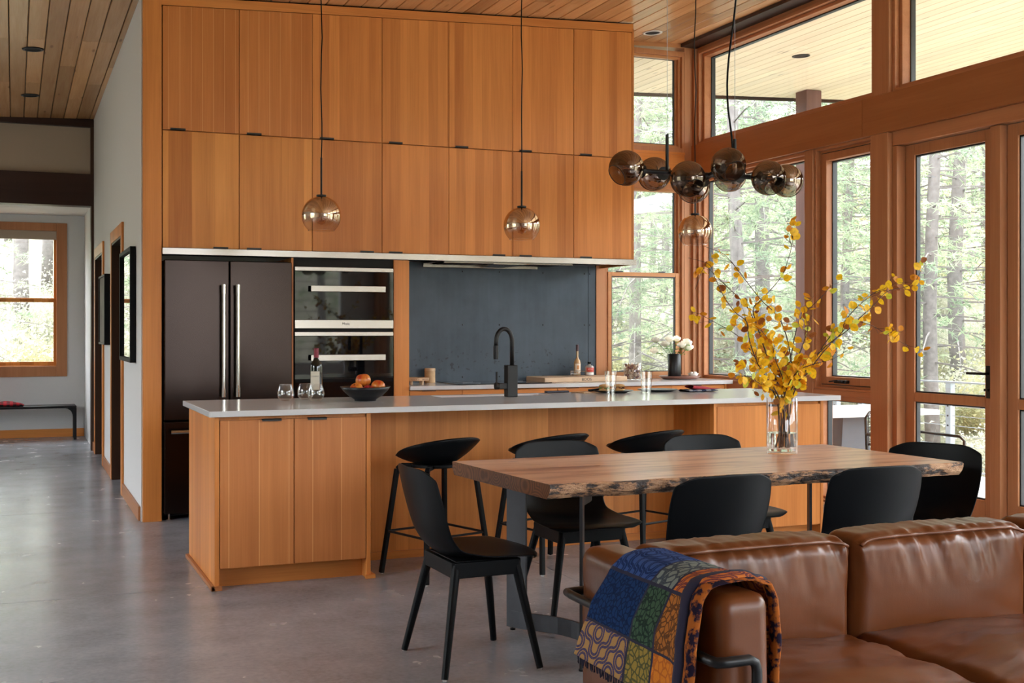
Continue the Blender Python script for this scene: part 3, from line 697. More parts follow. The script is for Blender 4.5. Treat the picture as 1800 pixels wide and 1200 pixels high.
# lower glazing
frame_x('window_4', 'large fixed window behind the branches', 7.60, 9.19, .885, 2.70, .05)
w5 = frame_x('window_5', 'casement window left of the wide post', 6.81, 7.50, .885, 2.70, .035, .055)
mb = MB((5.64, 7.20, .955)); mb.box(5.60, 5.645, 7.13, 7.26, .938, .962); mb.box(5.585, 5.60, 7.15, 7.24, .945, .958); mb.bar((5.595, 7.2, .96), (5.59, 7.30, .948), .012, .010)
mb.obj('crank_handle', M['black_metal'], w5, loc=(5.64, 7.20, .955), bevel=.004)
tag(MB().box(XR, XR+.16, 7.60, 9.19, .845, .885).obj('trim_18', M['trim_y'], bevel=.003), 'fir rail below the large fixed window', 'rail', kind='structure')
tag(MB().box(XR, XR+.16, 6.81, 7.50, .845, .885).obj('trim_19', M['trim_y'], bevel=.003), 'fir rail below the casement window', 'rail', kind='structure')
frame_x('window_6', 'low window under the large fixed window', 7.60, 9.19, .04, .845, .04)
frame_x('window_7', 'low window under the casement', 6.81, 7.50, .04, .845, .04)
# clerestory
for n, (a, b_) in enumerate(((6.81, 9.19), (4.15, 6.63), (1.4, 3.95), (-1.9, 1.2))):
    frame_x('window_%d' % (8+n), ('clerestory window over the large fixed window', 'clerestory window over the glazed doors', 'clerestory window right of the doors', 'rear clerestory window')[n], a, b_, 2.97, 3.81, .055, xg=5.74)
# glazed doors
def gdoor(name, label, y0, y1, handle_far=False):
    d = struct(name, label, 'door')
    z0, z1 = .03, 2.60
    leaf = MB(); s = .085
    leaf.box(5.68, 5.73, y0, y0+s, z0, z1).box(5.68, 5.73, y1-s, y1, z0, z1).box(5.68, 5.73, y0+s, y1-s, z1-.075, z1).box(5.68, 5.73, y0+s, y1-s, z0, z0+.22).box(5.68, 5.73, y0+s, y1-s, .843, .905)
    leaf.obj('door_leaf', M['trim_z'], d, bevel=.003)
    for a, b_ in ((z0+.22, .843), (.905, z1-.075)):
        MB().ring('X', y0+s, y1-s, a, b_, .010, 5.695, 5.725).obj('glazing_gasket', M['spacer'], d)
        MB().box(5.707, 5.713, y0+s+.004, y1-s-.004, a+.004, b_-.004).obj('glass_pane', M['glass'], d)
    hy = y0+.04
    mb = MB().box(5.665, 5.679, hy-.022, hy+.022, .90, 1.105); mb.tube([(5.67, hy, 1.055), (5.625, hy, 1.055), (5.622, hy+.02, 1.055), (5.622, hy+.14, 1.055)], .009, 8)
    mb.lathe([(.012, 0), (.012, .01)], (5.66, hy, .95), 10, True, True)
    mb.obj('door_handle', M['black_metal'], d)
    MB().box(5.655, 5.665, hy-.004, hy+.03, .945, .96).obj('thumb_turn', M['black_metal'], d)
gdoor('door_3', 'glazed fir terrace door with black lever handle', 5.76, 6.575)
gdoor('door_4', 'second glazed fir terrace door at the picture edge', 4.885, 5.66)
fr_ = struct('trim_20', 'fir frame around the terrace doors', 'trim')
MB().box(5.61, 5.75, 6.582, 6.629, 0, 2.60).obj('jamb', M['trim_z'], fr_, bevel=.003)
MB().box(5.61, 5.75, 4.16, 6.629, 2.605, 2.70).obj('head', M['trim_y'], fr_, bevel=.003)
MB().box(5.63, 5.75, 5.668, 5.752, 0, 2.60).obj('mullion', M['trim_z'], fr_, bevel=.003)
MB().box(5.68, 5.74, 4.16, 4.87, 0, 2.60).obj('side_panel', M['trim_z'], fr_)
MB().box(5.62, 5.75, 4.16, 6.629, 0, .028).obj('threshold', M['raw_steel'], fr_)
frame_x('window_12', 'window right of the doors, out of view', 1.4, 3.95, .1, 2.70, .05)
frame_x('window_13', 'rear side window, out of view', -1.9, 1.2, .1, 2.70, .05)

# ------------------------------------------------------------------ island
def island():
    o = Vector((2.83, 6.75, 0))
    t_ = thing('kitchen_island', 'long fir kitchen island with end cabinets and a recessed seating side', 'island', o)
    zt_ = .886
    yb = 7.19
    # left block
    MB(o).box(.945, .968, 6.222, yb, .0, zt_).obj('end_panel', M['fir'], t_, bevel=.001)
    MB(o).box(.968, 1.745, 6.245, yb, .10, zt_).obj('carcass', M['fir'], t_)
    MB(o).box(1.745, 1.768, 6.222, yb, .0, zt_).obj('divider_panel', M['fir'], t_, bevel=.001)
    MB(o).box(.968, 1.745, 6.31, 6.33, .0, .10).obj('toe_kick', M['fir_x'], t_)
    for (a, b_, hx) in ((.972, 1.352, 1.235), (1.356, 1.741, 1.475)):
        d = MB(o).box(a, b_, 6.222, 6.243, .108, .866).obj('door', M['fir_lined_wide'], t_, bevel=.0015)
        MB(o).box(hx-.05, hx+.05, 6.206, 6.23, .8665, .8705).box(hx-.05, hx+.05, 6.206, 6.21, .858, .8705).obj('handle', M['pull'], d)
    mb = MB(o); mb.box(.925, .945, 6.20, yb+.01, 0, .022).box(.925, .98, 6.20, 6.222, 0, .022); mb.obj('shoe_moulding', M['fir_y'], t_, bevel=.003)
    MB(o).box(1.735, 1.79, 6.20, 6.222, 0, .022).box(1.768, 1.79, 6.222, 6.69, 0, .022).obj('shoe_moulding', M['fir_x'], t_, bevel=.003)
    # seating panel
    MB(o).box(1.768, 3.915, 6.70, yb, .0, zt_).obj('back_panel', M['fir_x'] if 0 else M['fir'], t_)
    MB(o).box(1.79, 3.915, 6.688, 6.70, 0, .045).obj('base_rail', M['fir_x'], t_, bevel=.002)
    # right block
    MB(o).box(3.915, 3.935, 6.222, yb, 0, zt_).obj('divider_panel', M['fir'], t_, bevel=.001)
    MB(o).box(3.935, 4.70, 6.245, yb, .10, zt_).obj('carcass', M['fir'], t_)
    MB(o).box(4.70, 4.722, 6.222, yb, 0, zt_).obj('end_panel', M['fir'], t_, bevel=.001)
    MB(o).box(3.935, 4.70, 6.31, 6.33, 0, .10).obj('toe_kick', M['fir_x'], t_)
    d = MB(o).box(3.939, 4.697, 6.222, 6.243, .108, .866).obj('door', M['fir'], t_, bevel=.0015)
    MB(o).box(4.30, 4.42, 6.206, 6.23, .8665, .8705).box(4.30, 4.42, 6.206, 6.21, .858, .8705).obj('handle', M['pull'], d)
    MB(o).box(2.66, 2.74, 6.55, 6.58, .878, .886).obj('outlet_strip', M['stainless'], t_)
    # worktop with sink cut out
    wt = thing('island_worktop', 'long white quartz island worktop with an undermount sink', 'worktop', (2.83, 6.70, .887))
    o2 = (2.83, 6.70, .887)
    mb = MB(o2); x0, x1, y0, y1 = .912, 4.83, 6.185, 7.21; a0, a1, b0, b1 = 2.42, 3.16, 6.93, 7.14
    z0, z1 = .887, .917
    vs = [(x0, y0), (x1, y0), (x1, y1), (x0, y1), (a0, b0), (a1, b0), (a1, b1), (a0, b1)]
    V = [(x, y, z0) for x, y in vs]+[(x, y, z1) for x, y in vs]
    F_ = []
    for i in range(4):
        j = (i+1) % 4
        F_ += [(8+i, 8+j, 12+j, 12+i), (j, i, 4+i, 4+j), (i, j, 8+j, 8+i), (4+j, 4+i, 12+i, 12+j)]
    mb.add(V, F_).obj('slab', M['quartz'], wt, bevel=.0015, seg=1)
    MB(o2).box(a0, a1, b0, b1, .70, .702).box(a0-.003, a0, b0, b1, .70, .886).box(a1, a1+.003, b0, b1, .70, .886).box(a0, a1, b0-.003, b0, .70, .886).box(a0, a1, b1, b1+.003, .70, .886).obj('sink_basin', M['stainless'], wt)
island()

# faucet
fc = thing('kitchen_faucet', 'tall matt black gooseneck faucet on the island', 'faucet', (2.845, 6.853, .9175))
MB().box(-.034, .034, -.03, .03, 0, .195).obj('column', M['black_metal'], fc, bevel=.003)
MB().box(-.085, -.034, -.022, .022, .05, .085).tube([(-.083, 0, .068), (-.106, 0, .068)], .022, 16).obj('side_valve', M['black_metal'], fc, bevel=.002)
MB().bar((-.094, 0, .07), (-.094, 0, .155), .010, .016, (0, 1, 0)).obj('lever', M['black_metal'], fc, bevel=.002)
pts = [(.008, 0, .19), (.008, 0, .345)]+[(-.045+.053*math.cos(a*PI/14), 0, .345+.075*math.sin(a*PI/14)) for a in range(1, 15)]+[(-.100, 0, .30)]
MB().tube(pts, .0135, 14).obj('gooseneck', M['black_metal'], fc, smooth=True)
MB().lathe([(.0145, 0), (.016, .01), (.016, .075), (.0145, .085)], (-.100, 0, .232), 16, True, True).obj('spray_head', M['black_metal'], fc, smooth=False)

# ------------------------------------------------------------------ pendants
def bulb(parent, o, s=1., name='bulb'):
    b_ = MB(o).lathe([(.0105*s, 0), (.013*s, -.015*s), (.026*s, -.04*s), (.029*s, -.055*s), (.022*s, -.078*s), (.001, -.086*s)], n=16).obj(name, M['bulb'], parent, smooth=True)
    MB(o).tube([(0, 0, -.02*s), (.007*s, 0, -.06*s), (-.004*s, .004, -.03*s), (-.008*s, 0, -.06*s)], .0018*s, 5).obj('filament', M['fil'], b_)
    return b_
for k, (x, z, lab) in enumerate(((1.614, 1.981, 'left gold mirrored glass globe pendant over the island'), (2.853, 1.967, 'middle gold mirrored glass globe pendant over the island'), (4.075, 1.968, 'right gold mirrored glass globe pendant, hanging below the chandelier'))):
    pd = thing('globe_pendant', lab, 'pendant lamp', (x, 6.7, z), 0, 'globe pendants over the island')
    r = .111
    pr = [(r*math.sin(a), -r*math.cos(a)) for a in [math.radians(42+138*i/22) for i in range(23)]]
    MB().lathe([(p[0]+.0001, p[1]) for p in pr], n=40).obj('glass_globe', M['gold'], pd, smooth=True)
    MB().lathe([(.076, -.0835), (.0735, -.086), (.0715, -.0835)], n=40).obj('globe_rim', M['chrome'] if 0 else M['clear'], pd, smooth=True)
    MB().lathe([(.0001, .118), (.028, .118), (.028, .108), (.0001, .108)], n=24).obj('cap', M['black_metal'], pd)
    MB().lathe([(.017, .108), (.017, .035), (.0001, .035)], n=16).obj('socket', M['black_metal'], pd)
    bb = bulb(pd, (0, 0, 0)); bb.location = (0, 0, .035)
    rod = .215 if k != 2 else .30
    MB().tube([(0, 0, .115), (0, 0, .115+rod)], .0058, 10).obj('rod', M['black_metal'], pd)
    rs = random.Random(k+3)
    zc_ = cz(x)-z
    pts = [(.004*math.sin(i*1.1+k)*(.5+rs.random()), .004*math.cos(i*.9), .115+rod+(zc_-.115-rod-.02)*i/14) for i in range(15)]; pts[0] = (0, 0, .115+rod); pts[-1] = (0, 0, zc_-.02)
    MB().tube(pts, .0034, 6).obj('cord', M['black'], pd, smooth=True)
    MB().lathe([(.0001, 0), (.05, 0), (.055, .02), (.0001, .025)], (0, 0, zc_-.03), 20).obj('canopy', M['black_metal'], pd)

# chandelier
cx, cy, c_z = 2.85, 4.56, 2.015
ch = thing('chandelier', 'black linear chandelier with eight smoked glass globes over the dining table', 'chandelier', (cx, cy, c_z)); o = (cx, cy, c_z)
MB(o).tube([(2.50, cy, 2.018), (3.16, cy, 2.018)], .0105, 12).obj('bar', M['black_metal'], ch, smooth=False)
GL = [((2.426, 4.55, 2.025), (2.50, 4.56)), ((2.669, 4.74, 2.035), (2.669, 4.56)), ((2.64, 4.40, 1.972), (2.64, 4.56)), ((2.862, 4.72, 1.985), (2.862, 4.56)),
      ((2.841, 4.40, 2.040), (2.841, 4.56)), ((3.057, 4.72, 2.045), (3.057, 4.56)), ((3.062, 4.42, 1.998), (3.062, 4.56)), ((3.30, 4.62, 2.020), (3.16, 4.56))]
for (g, a) in GL:
    a3 = Vector((a[0], a[1], 2.018)); g3 = Vector(g); dr_ = (a3-g3).normalized(); r = .076
    gl_o = Vector(o)
    # open side points down and away from the arm
    axis = (dr_+Vector((0, 0, .75))).normalized()
    q = Vector((0, 0, 1)).rotation_difference(axis)
    pr = [(r*math.sin(x_)+.0001, -r*math.cos(x_)) for x_ in [math.radians(38+142*i/20) for i in range(21)]]
    gl = MB().lathe(pr, n=36).obj('glass_globe', M['smoke'], ch, smooth=True)
    ra = math.radians(38); rim_r, rim_z = r*math.sin(ra), -r*math.cos(ra)
    rm = MB().lathe([(rim_r+.0012, rim_z-.0012), (rim_r+.0012, rim_z+.0012), (rim_r-.0012, rim_z+.0012), (rim_r-.0012, rim_z-.0012), (rim_r+.0012, rim_z-.0012)], n=36).obj('globe_rim', M['black_metal'], gl)
    gl.location = g3-gl_o; gl.rotation_mode = 'QUATERNION'; gl.rotation_quaternion = q
    st = g3+dr_*.074
    mb = MB(o).tube([a3, st], .0085, 10); mb.tube([st+dr_*.012, g3+dr_*.035], [.030, .017], 20)
    mb.obj('arm', M['black_metal'], ch)
    bb = bulb(ch, (0, 0, 0), .8); bb.location = g3+dr_*.03-gl_o; bb.rotation_mode = 'QUATERNION'; bb.rotation_quaternion = Vector((0, 0, 1)).rotation_difference(dr_)
for x in (2.632, 2.979):
    MB(o).tube([(x, cy, 2.02), (x, cy, 2.185)], .0075, 10).obj('hanger_rod', M['black_metal'], ch)
    MB(o).tube([(x, cy, 2.185), (x, cy, cz(x))], .0011, 5).obj('hanger_wire', M['rail'], ch)
pts = []
for i in range(31):
    f = i/30; pts.append((2.965+.028*math.sin(f*11+2.2)*(1-f*.3)*min(1, f*6), cy, 2.02+(cz(2.9)-2.02)*f))
MB(o).tube(pts, .0045, 8).obj('cord', M['black'], ch, smooth=True)

# ------------------------------------------------------------------ dining table
def table():
    t_ = thing('dining_table', 'live edge wooden slab dining table on curved dark steel bases', 'table', (2.83, 4.54, 0)); o = Vector((2.83, 4.54, 0))
    N = 90; vs = []; fs = []; mi = []
    rr = random.Random(4)
    for i in range(N+1):
        f = i/N
        yf = 4.085+.012*noise.noise(Vector((f*9, 0, 0)))*2+.006*noise.noise(Vector((f*40, 3, 0)))
        ybk = 4.985+.03*(f)+.010*noise.noise(Vector((f*8, 7, 0)))*2
        def X_(y): 
            s = (y-4.08)/.9; return (1.856-.066*s)*(1-f)+(3.849-.046*s)*f
        ch_ = .006+.006*abs(noise.noise(Vector((f*50, 1, 5))))
        md = .010+.012*noise.noise(Vector((f*14, 5, 1)))
        pr = [(ybk, .75), (yf+ch_, .75), (yf, .744), (yf+md*.2+.004*noise.noise(Vector((f*60, 2, 2))), .730), (yf+md+.004*noise.noise(Vector((f*45, 9, 2))), .712), (yf+.018+md, .692), (ybk-.02, .692), (ybk, .72)]
        vs += [(X_(y), y, z) for y, z in pr]
    P = 8
    for i in range(N):
        for k in range(P):
            fs.append((i*P+k, i*P+(k+1) % P, (i+1)*P+(k+1) % P, (i+1)*P+k)); mi.append(1 if k in (1, 2, 3, 4, 6, 7) else 0)
    fs.append(tuple(range(P))); mi.append(2); fs.append(tuple(N*P+k for k in range(P-1, -1, -1))); mi.append(2)
    mb = MB(o); mb.add(vs, fs); mb.mi = mi
    mb.obj('slab_top', [M['slab'], M['edge'], M['endgrain']], t_)
    for sx, xl in ((1, 2.03), (-1, 3.65)):
        # flat steel arc between two uprights
        td_ = (.50, .866)
        ctl = [(xl, 4.93), (xl+sx*.05, 4.843), (xl+sx*.15, 4.71), (xl+sx*.19, 4.555), (xl+sx*.15, 4.40), (xl+sx*.05, 4.267), (xl, 4.18)]
        pts = []
        for i in range(25):
            q = min(5.9999, i/24*6); k = int(q); f = q-k; P_ = [Vector(ctl[max(0, min(6, k+m_))]) for m_ in (-1, 0, 1, 2)]
            v_ = .5*((2*P_[1])+(-P_[0]+P_[2])*f+(2*P_[0]-5*P_[1]+4*P_[2]-P_[3])*f*f+(-P_[0]+3*P_[1]-3*P_[2]+P_[3])*f**3); pts.append((v_.x, v_.y))
        c = Vector((xl-sx*.30, 4.555))
        for nm_, z0, z1 in (('base_band', .012, .085), ('top_band', .635, .69)):
            mb = MB(o)
            vs = []
            for (x, y) in pts:
                d = (Vector((x, y))-c).normalized()*.006
                vs += [(x-d.x, y-d.y, z0), (x+d.x, y+d.y, z0), (x+d.x, y+d.y, z1), (x-d.x, y-d.y, z1)]
            fs = [(i*4+k, i*4+(k+1) % 4, i*4+4+(k+1) % 4, i*4+4+k) for i in range(24) for k in range(4)]+[(3, 2, 1, 0), (96, 97, 98, 99)]
            mb.add(vs, fs).obj(nm_, M['raw_steel'], t_)
        for sy in (1, -1):
            p0 = Vector((xl, 4.555+sy*.375, 0)); tang = Vector((sx*.40, -sy*.92*.0+0, 0))
            tdir = Vector((sx*.50, -sy*.866, 0)).normalized()
            pA = p0; pB = p0+tdir*.105
            mb = MB(o); nrm = Vector((-tdir.y, tdir.x, 0))*.006
            mb.hexa([tuple(pA-nrm+Vector((0, 0, .012))), tuple(pB-nrm+Vector((0, 0, .012))), tuple(pB+nrm+Vector((0, 0, .012))), tuple(pA+nrm+Vector((0, 0, .012)))],
                    [tuple(pA-nrm+Vector((0, 0, .69))), tuple(pB-nrm+Vector((0, 0, .69))), tuple(pB+nrm+Vector((0, 0, .69))), tuple(pA+nrm+Vector((0, 0, .69)))])
            mb.obj('leg', M['raw_steel'], t_)
            mb = MB(o).lathe([(.012, 0), (.012, .008), (.005, .009), (.005, .014)], pA+tdir*.03, 10, True, True); mb.obj('levelling_foot', M['black_metal'], t_)
table()

# ------------------------------------------------------------------ chairs
def lerp_tab(tab, t):
    for i in range(len(tab)-1):
        if t <= tab[i+1][0]:
            a, b_ = tab[i], tab[i+1]; f = (t-a[0])/(b_[0]-a[0]); f2 = f
            return [a[k]+(b_[k]-a[k])*f2 for k in range(1, len(a))]
    return list(tab[-1][1:])
def cr(tab, t):      # catmull-rom on table rows (t, y, z, halfwidth, curl_y, curl_z)
    n = len(tab); i = 0
    while i < n-2 and t > tab[i+1][0]: i += 1
    a, b_ = tab[i], tab[i+1]; f = (t-a[0])/(b_[0]-a[0]); p = tab[max(0, i-1)]; q = tab[min(n-1, i+2)]
    r = []
    for k in range(1, len(a)):
        m0 = (b_[k]-p[k])/2; m1 = (q[k]-a[k])/2
        r.append((2*f**3-3*f**2+1)*a[k]+(f**3-2*f**2+f)*m0+(-2*f**3+3*f**2)*b_[k]+(f**3-f**2)*m1)
    return r
SH = [(0, -.268, .795, .205, .030, -.002), (.07, -.262, .755, .222, .036, 0), (.2, -.246, .68, .230, .040, 0), (.32, -.228, .60, .226, .045, 0), (.43, -.205, .525, .216, .048, .006),
      (.52, -.160, .463, .212, .040, .022), (.60, -.095, .437, .218, .020, .032), (.70, .0, .432, .232, 0, .024), (.82, .105, .442, .242, 0, .010), (.92, .195, .450, .236, 0, -.004), (1., .245, .440, .205, 0, -.012)]
def shell_pt(u, v):
    y, z, hw, cyy, czz = cr(SH, v)
    s = (u-.5)*2
    # rounded corners at both ends
    e = 0
    if v < .07: e = .07-v
    k = 1
    if v > .9: hw *= (1-((v-.9)/.1)**2.2*.12)
    return (s*hw, y+cyy*abs(s)**2.2 + (0 if v > .06 else 0) - (.055*abs(s)**5 if v > .9 else 0)*((v-.9)/.1 if v > .9 else 0), z+czz*abs(s)**2 - (.035*abs(s)**6*(1-v/.07) if v < .07 else 0))
def make_chair(label):
    t_ = thing('dining_chair', label, 'chair', (0, 0, 0), 0, 'black shell dining chairs around the table')
    sh_ = MB().grid(shell_pt, 20, 44).obj('shell', M['black'], t_, smooth=True); solid(sh_, .007, 0); subdiv_mod(sh_, 1)
    tops = [(-.15, -.12), (.15, -.12), (.15, .13), (-.15, .13)]; feet = [(-.238, -.20), (.238, -.20), (.235, .20), (-.235, .20)]
    for (a, b_), (c, d) in zip(tops, feet):
        lg = MB().tube([(a, b_, .415), (c, d, .006)], [.019, .0135], 14).obj('leg', M['black_wood'], t_, smooth=False)
        MB().lathe([(.008, 0), (.009, .007)], (c, d, 0), 10, True, True).obj('glide', M['rubber'], lg)
    mb = MB()
    P4 = [(-.16, -.13), (.16, -.13), (.16, .14), (-.16, .14)]
    for i in range(4):
        a, b_ = P4[i], P4[(i+1) % 4]; mb.bar((a[0], a[1], .398), (b_[0], b_[1], .398), .022, .060)
    mb.box(-.15, .15, -.12, .13, .425, .431)
    mb.obj('seat_frame', M['black_wood'], t_, bevel=.003)
    return t_
c0 = make_chair('black shell chair on its own at the left end of the table, nearest the camera')
c0.location = (1.70, 4.52, 0); c0.rotation_euler = (0, 0, -PI/2+.02)
dup(c0, (2.43, 5.03, 0), PI+.03, 'black shell chair on the island side of the table, left one beside the bar stools')
dup(c0, (3.24, 5.04, 0), PI-.02, 'black shell chair on the island side of the table, the one nearer the glass vase')
dup(c0, (2.43, 4.04, 0), .06, 'black shell chair behind the sofa, left one with its back to the camera')
dup(c0, (3.165, 4.05, 0), -.02, 'black shell chair behind the sofa, right one with its back to the camera')
dup(c0, (3.815, 4.353, 0), PI/2+.46, 'black shell chair at the right end of the table by the terrace door')

# ------------------------------------------------------------------ bar stools
def make_stool(label):
    t_ = thing('bar_stool', label, 'stool', (0, 0, 0), 0, 'black low-back bar stools at the island')
    # shell: dish seat with rim rising towards the back (-y)
    def pt(u, v):
        a = 2*PI*u; back = (1-math.sin(a))/2      # 1 at -y
        r = v
        rimh = .006+.105*max(0, (back-.28)/.72)**.8
        rx, ry = .232, .20
        x = math.cos(a)*rx*r; y = math.sin(a)*ry*r
        z = .612+.040*r**3+rimh*.95*max(0, (r-.45)/.55)**1.3
        if r > .62: y -= .035*back*((r-.62)/.38)
        return (x, y, z)
    sh_ = MB().grid(pt, 48, 14).obj('seat_shell', M['black'], t_, smooth=True); solid(sh_, .010, 0)
    MB().lathe([(.001, .590), (.13, .590), (.135, .594), (.135, .606), (.001, .606)], n=28).obj('seat_pad_base', M['black_wood'], t_)
    tops = [(-.16, -.14), (.16, -.14), (.16, .14), (-.16, .14)]; feet = [(-.215, -.21), (.215, -.21), (.215, .21), (-.215, .21)]
    for (a, b_), (c, d) in zip(tops, feet):
        ln = Vector((c-a, d-b_, -.60)); p1_ = Vector((a, b_, .575))
        mb = MB(); i_ = Vector((a*.45, b_*.45, .594)); k_ = Vector((a*.90, b_*.90, .594))
        for q0, q1 in ((i_, k_), (k_, p1_), (p1_, Vector((c, d, .006)))): mb.bar(q0, q1, .024, .026, (0, 1, .01) if abs(q1.z-q0.z) > .1 else (0, 0, 1))
        lg = mb.obj('leg', M['black_wood'], t_, bevel=.004)
        MB().lathe([(.008, 0), (.009, .007)], (c, d, 0), 10, True, True).obj('glide', M['rubber'], lg)
    f = .62; q = [(tops[i][0]+(feet[i][0]-tops[i][0])*f, tops[i][1]+(feet[i][1]-tops[i][1])*f) for i in range(4)]
    for i in range(4):
        z = .235 if i % 2 == 0 else .235
        MB().tube([(q[i][0], q[i][1], z), (q[(i+1) % 4][0], q[(i+1) % 4][1], z)], .0065, 8).obj('footrest_bar', M['black_metal'], t_)
    return t_
s0 = make_stool('black bar stool nearest the double doored island end, fully in view')
s0.location = (2.12, 6.17, 0); s0.rotation_euler = (0, 0, .30)
dup(s0, (2.78, 6.17, 0), .30, 'middle black bar stool, behind the left dining chair')
dup(s0, (3.40, 6.17, 0), .30, 'right black bar stool, farthest along the island')

# ------------------------------------------------------------------ sofa
def rbox(x0, x1, y0, y1, z0, z1, n=8, cuts=14, disp=None, o=(0, 0, 0)):
    bm = bmesh.new(); bmesh.ops.create_cube(bm, size=2.); bmesh.ops.subdivide_edges(bm, edges=bm.edges[:], cuts=cuts, use_grid_fill=True)
    c = Vector(((x0+x1)/2, (y0+y1)/2, (z0+z1)/2)); h = Vector(((x1-x0)/2, (y1-y0)/2, (z1-z0)/2))
    hm = min(h); vs = []
    for v in bm.verts:
        p = v.co; 
        nn = [n*h[i]/hm*.5+n*.5 for i in range(3)]
        m_ = sum(abs(p[i])**n for i in range(3))**(1/n)
        # only round near the edges, in absolute units
        q = Vector([p[i]*h[i] for i in range(3)]); r = hm*.55
        core = Vector([max(-(h[i]-r), min(h[i]-r, q[i])) for i in range(3)]); d = q-core
        if d.length > 1e-9:
            mx = max(abs(d[i]) for i in range(3)); d = d.normalized()*mx
        q = core+d+c
        if disp: q = disp(q, p)
        v.co = q-Vector(o)
    return bm
def bmobj(bm, name, mat, parent, smooth=True):
    me = bpy.data.meshes.new(name); bm.to_mesh(me); bm.free(); me.materials.append(mat)
    if smooth: me.polygons.foreach_set('use_smooth', [True]*len(me.polygons))
    ob = bpy.data.objects.new(name, me); C.objects.link(ob); ob.parent = parent; return ob
def sofa():
    o = Vector((2.8, 2.8, 0))
    t_ = thing('leather_sofa', 'cognac brown leather sofa with loose cushions on a black tube frame', 'sofa', o)
    def wr(seed, amp, x0, x1):
        def f(q, p):
            zt_ = max(0, p.z); k = amp*(zt_**1.2)
            x = q.x
            n1 = noise.noise(Vector((x*15+seed+q.z*3, q.z*2.5, q.y*1.5))); n2 = 1-2*abs(noise.noise(Vector((x*24+seed+q.z*5, q.z*3, q.y*6))))
            q = q.copy()
            q.y += -(n1*.016+n2*.016)*k*max(0, min(1, (1.02-abs(p.z))*4+.35))*(1 if p.y < 0 else .3)
            q.z += (n1*.003+n2*.0035)*k
            b = (1-p.x**2)*(1-p.z**2)
            if p.y < -.5: q.y -= .030*b
            q.z -= 0.010*(abs(p.x)**4)*zt_
            return q
        return f
    xs_ = [1.63, 2.315, 3.01, 3.70]
    for i in range(3):
        a, b_ = xs_[i]+.003, xs_[i+1]-.003
        bc = bmobj(rbox(a, b_, 2.90, 3.085, .36, .718, cuts=56, disp=wr(i*7.3, 1., a, b_), o=o), 'back_cushion', M['leather'], t_)
        mb = MB(o); pts = []
        for k in range(31):
            f = k/30; x = a+.02+(b_-a-.04)*f; e = min(f, 1-f)*12; e = min(1, e)
            n1 = noise.noise(Vector((x*16+i*7.3, .7*2.2, 2.9*1.5)))
            qd = wr(i*7.3, 1., a, b_)(Vector((x, 2.913, .690+.014*e**.5)), Vector((2*f-1, -.82, .84))); pts.append((qd.x, qd.y-.001, qd.z+.002))
        mb.tube(pts, .0055, 8).obj('piping', M['piping'], bc, smooth=True)
        def sd(q, p, i=i):
            q = q.copy(); n1 = noise.noise(Vector((q.x*4+i*3, q.y*9, 0))); n2 = 1-2*abs(noise.noise(Vector((q.x*7+q.y*9, q.y*14-q.x*5, i))))
            if p.z > 0: q.z += .034*(1-p.x**2)*(1-p.y**2)+n1*.008+n2*.004
            return q
        sc = bmobj(rbox(a, b_, 2.30, 2.93, .27, .425, cuts=40, disp=sd, o=o), 'seat_cushion', M['leather'], t_)
        pts = [(a+.03+(b_-a-.06)*k/16, 2.318, .398+.004*math.sin(k)) for k in range(17)]
        MB(o).tube(pts, .0045, 8).obj('piping', M['piping'], sc, smooth=True)
    def ad(q, p):
        q = q.copy(); n1 = noise.noise(Vector((q.x*6, q.y*12, q.z*12)))
        q.x += n1*.004; q.z += n1*.004*max(0, p.z); 
        if p.x < -.5: q.x -= .008*(1-p.y**2)*(1-p.z**2)
        return q
    for x0 in (1.485, 3.70):
        ar = bmobj(rbox(x0, x0+.145, 2.335, 3.075, .25, .72, cuts=26, disp=ad, o=o), 'arm_cushion', M['leather'], t_)
        for xx in (x0+.028, x0+.118):
            pts = [(xx, 2.345, .27), (xx, 2.341, .45), (xx, 2.343, .62), (xx+(.004 if xx < x0+.07 else -.004), 2.352, .695), (xx, 2.40, .712)]
            MB(o).tube(pts, .004, 8).obj('piping', M['piping'], ar, smooth=True)
    MB(o).box(1.49, 3.84, 2.33, 3.05, .20, .27).obj('base', M['leather'], t_, bevel=.02)
    mb = MB(o)
    mb.tube([(1.565, 2.305, 0), (1.565, 2.305, .555), (1.560, 2.305, .572), (1.545, 2.305, .58), (1.485, 2.305, .58), (1.462, 2.31, .58), (1.457, 2.33, .58), (1.457, 3.06, .58), (1.462, 3.10, .58), (1.485, 3.105, .58), (3.84, 3.105, .58), (3.865, 3.10, .58), (3.868, 3.08, .58), (3.868, 2.32, .58), (3.85, 2.305, .58), (3.78, 2.305, .58), (3.765, 2.305, .56), (3.765, 2.305, 0)], .0125, 12)
    mb.obj('tube_frame', M['black_metal'], t_, smooth=True)
    for x in (1.62, 3.75):
        MB(o).tube([(x, 3.105, 0), (x, 3.105, .58)], .0125, 12).obj('leg', M['black_metal'], t_)
sofa()

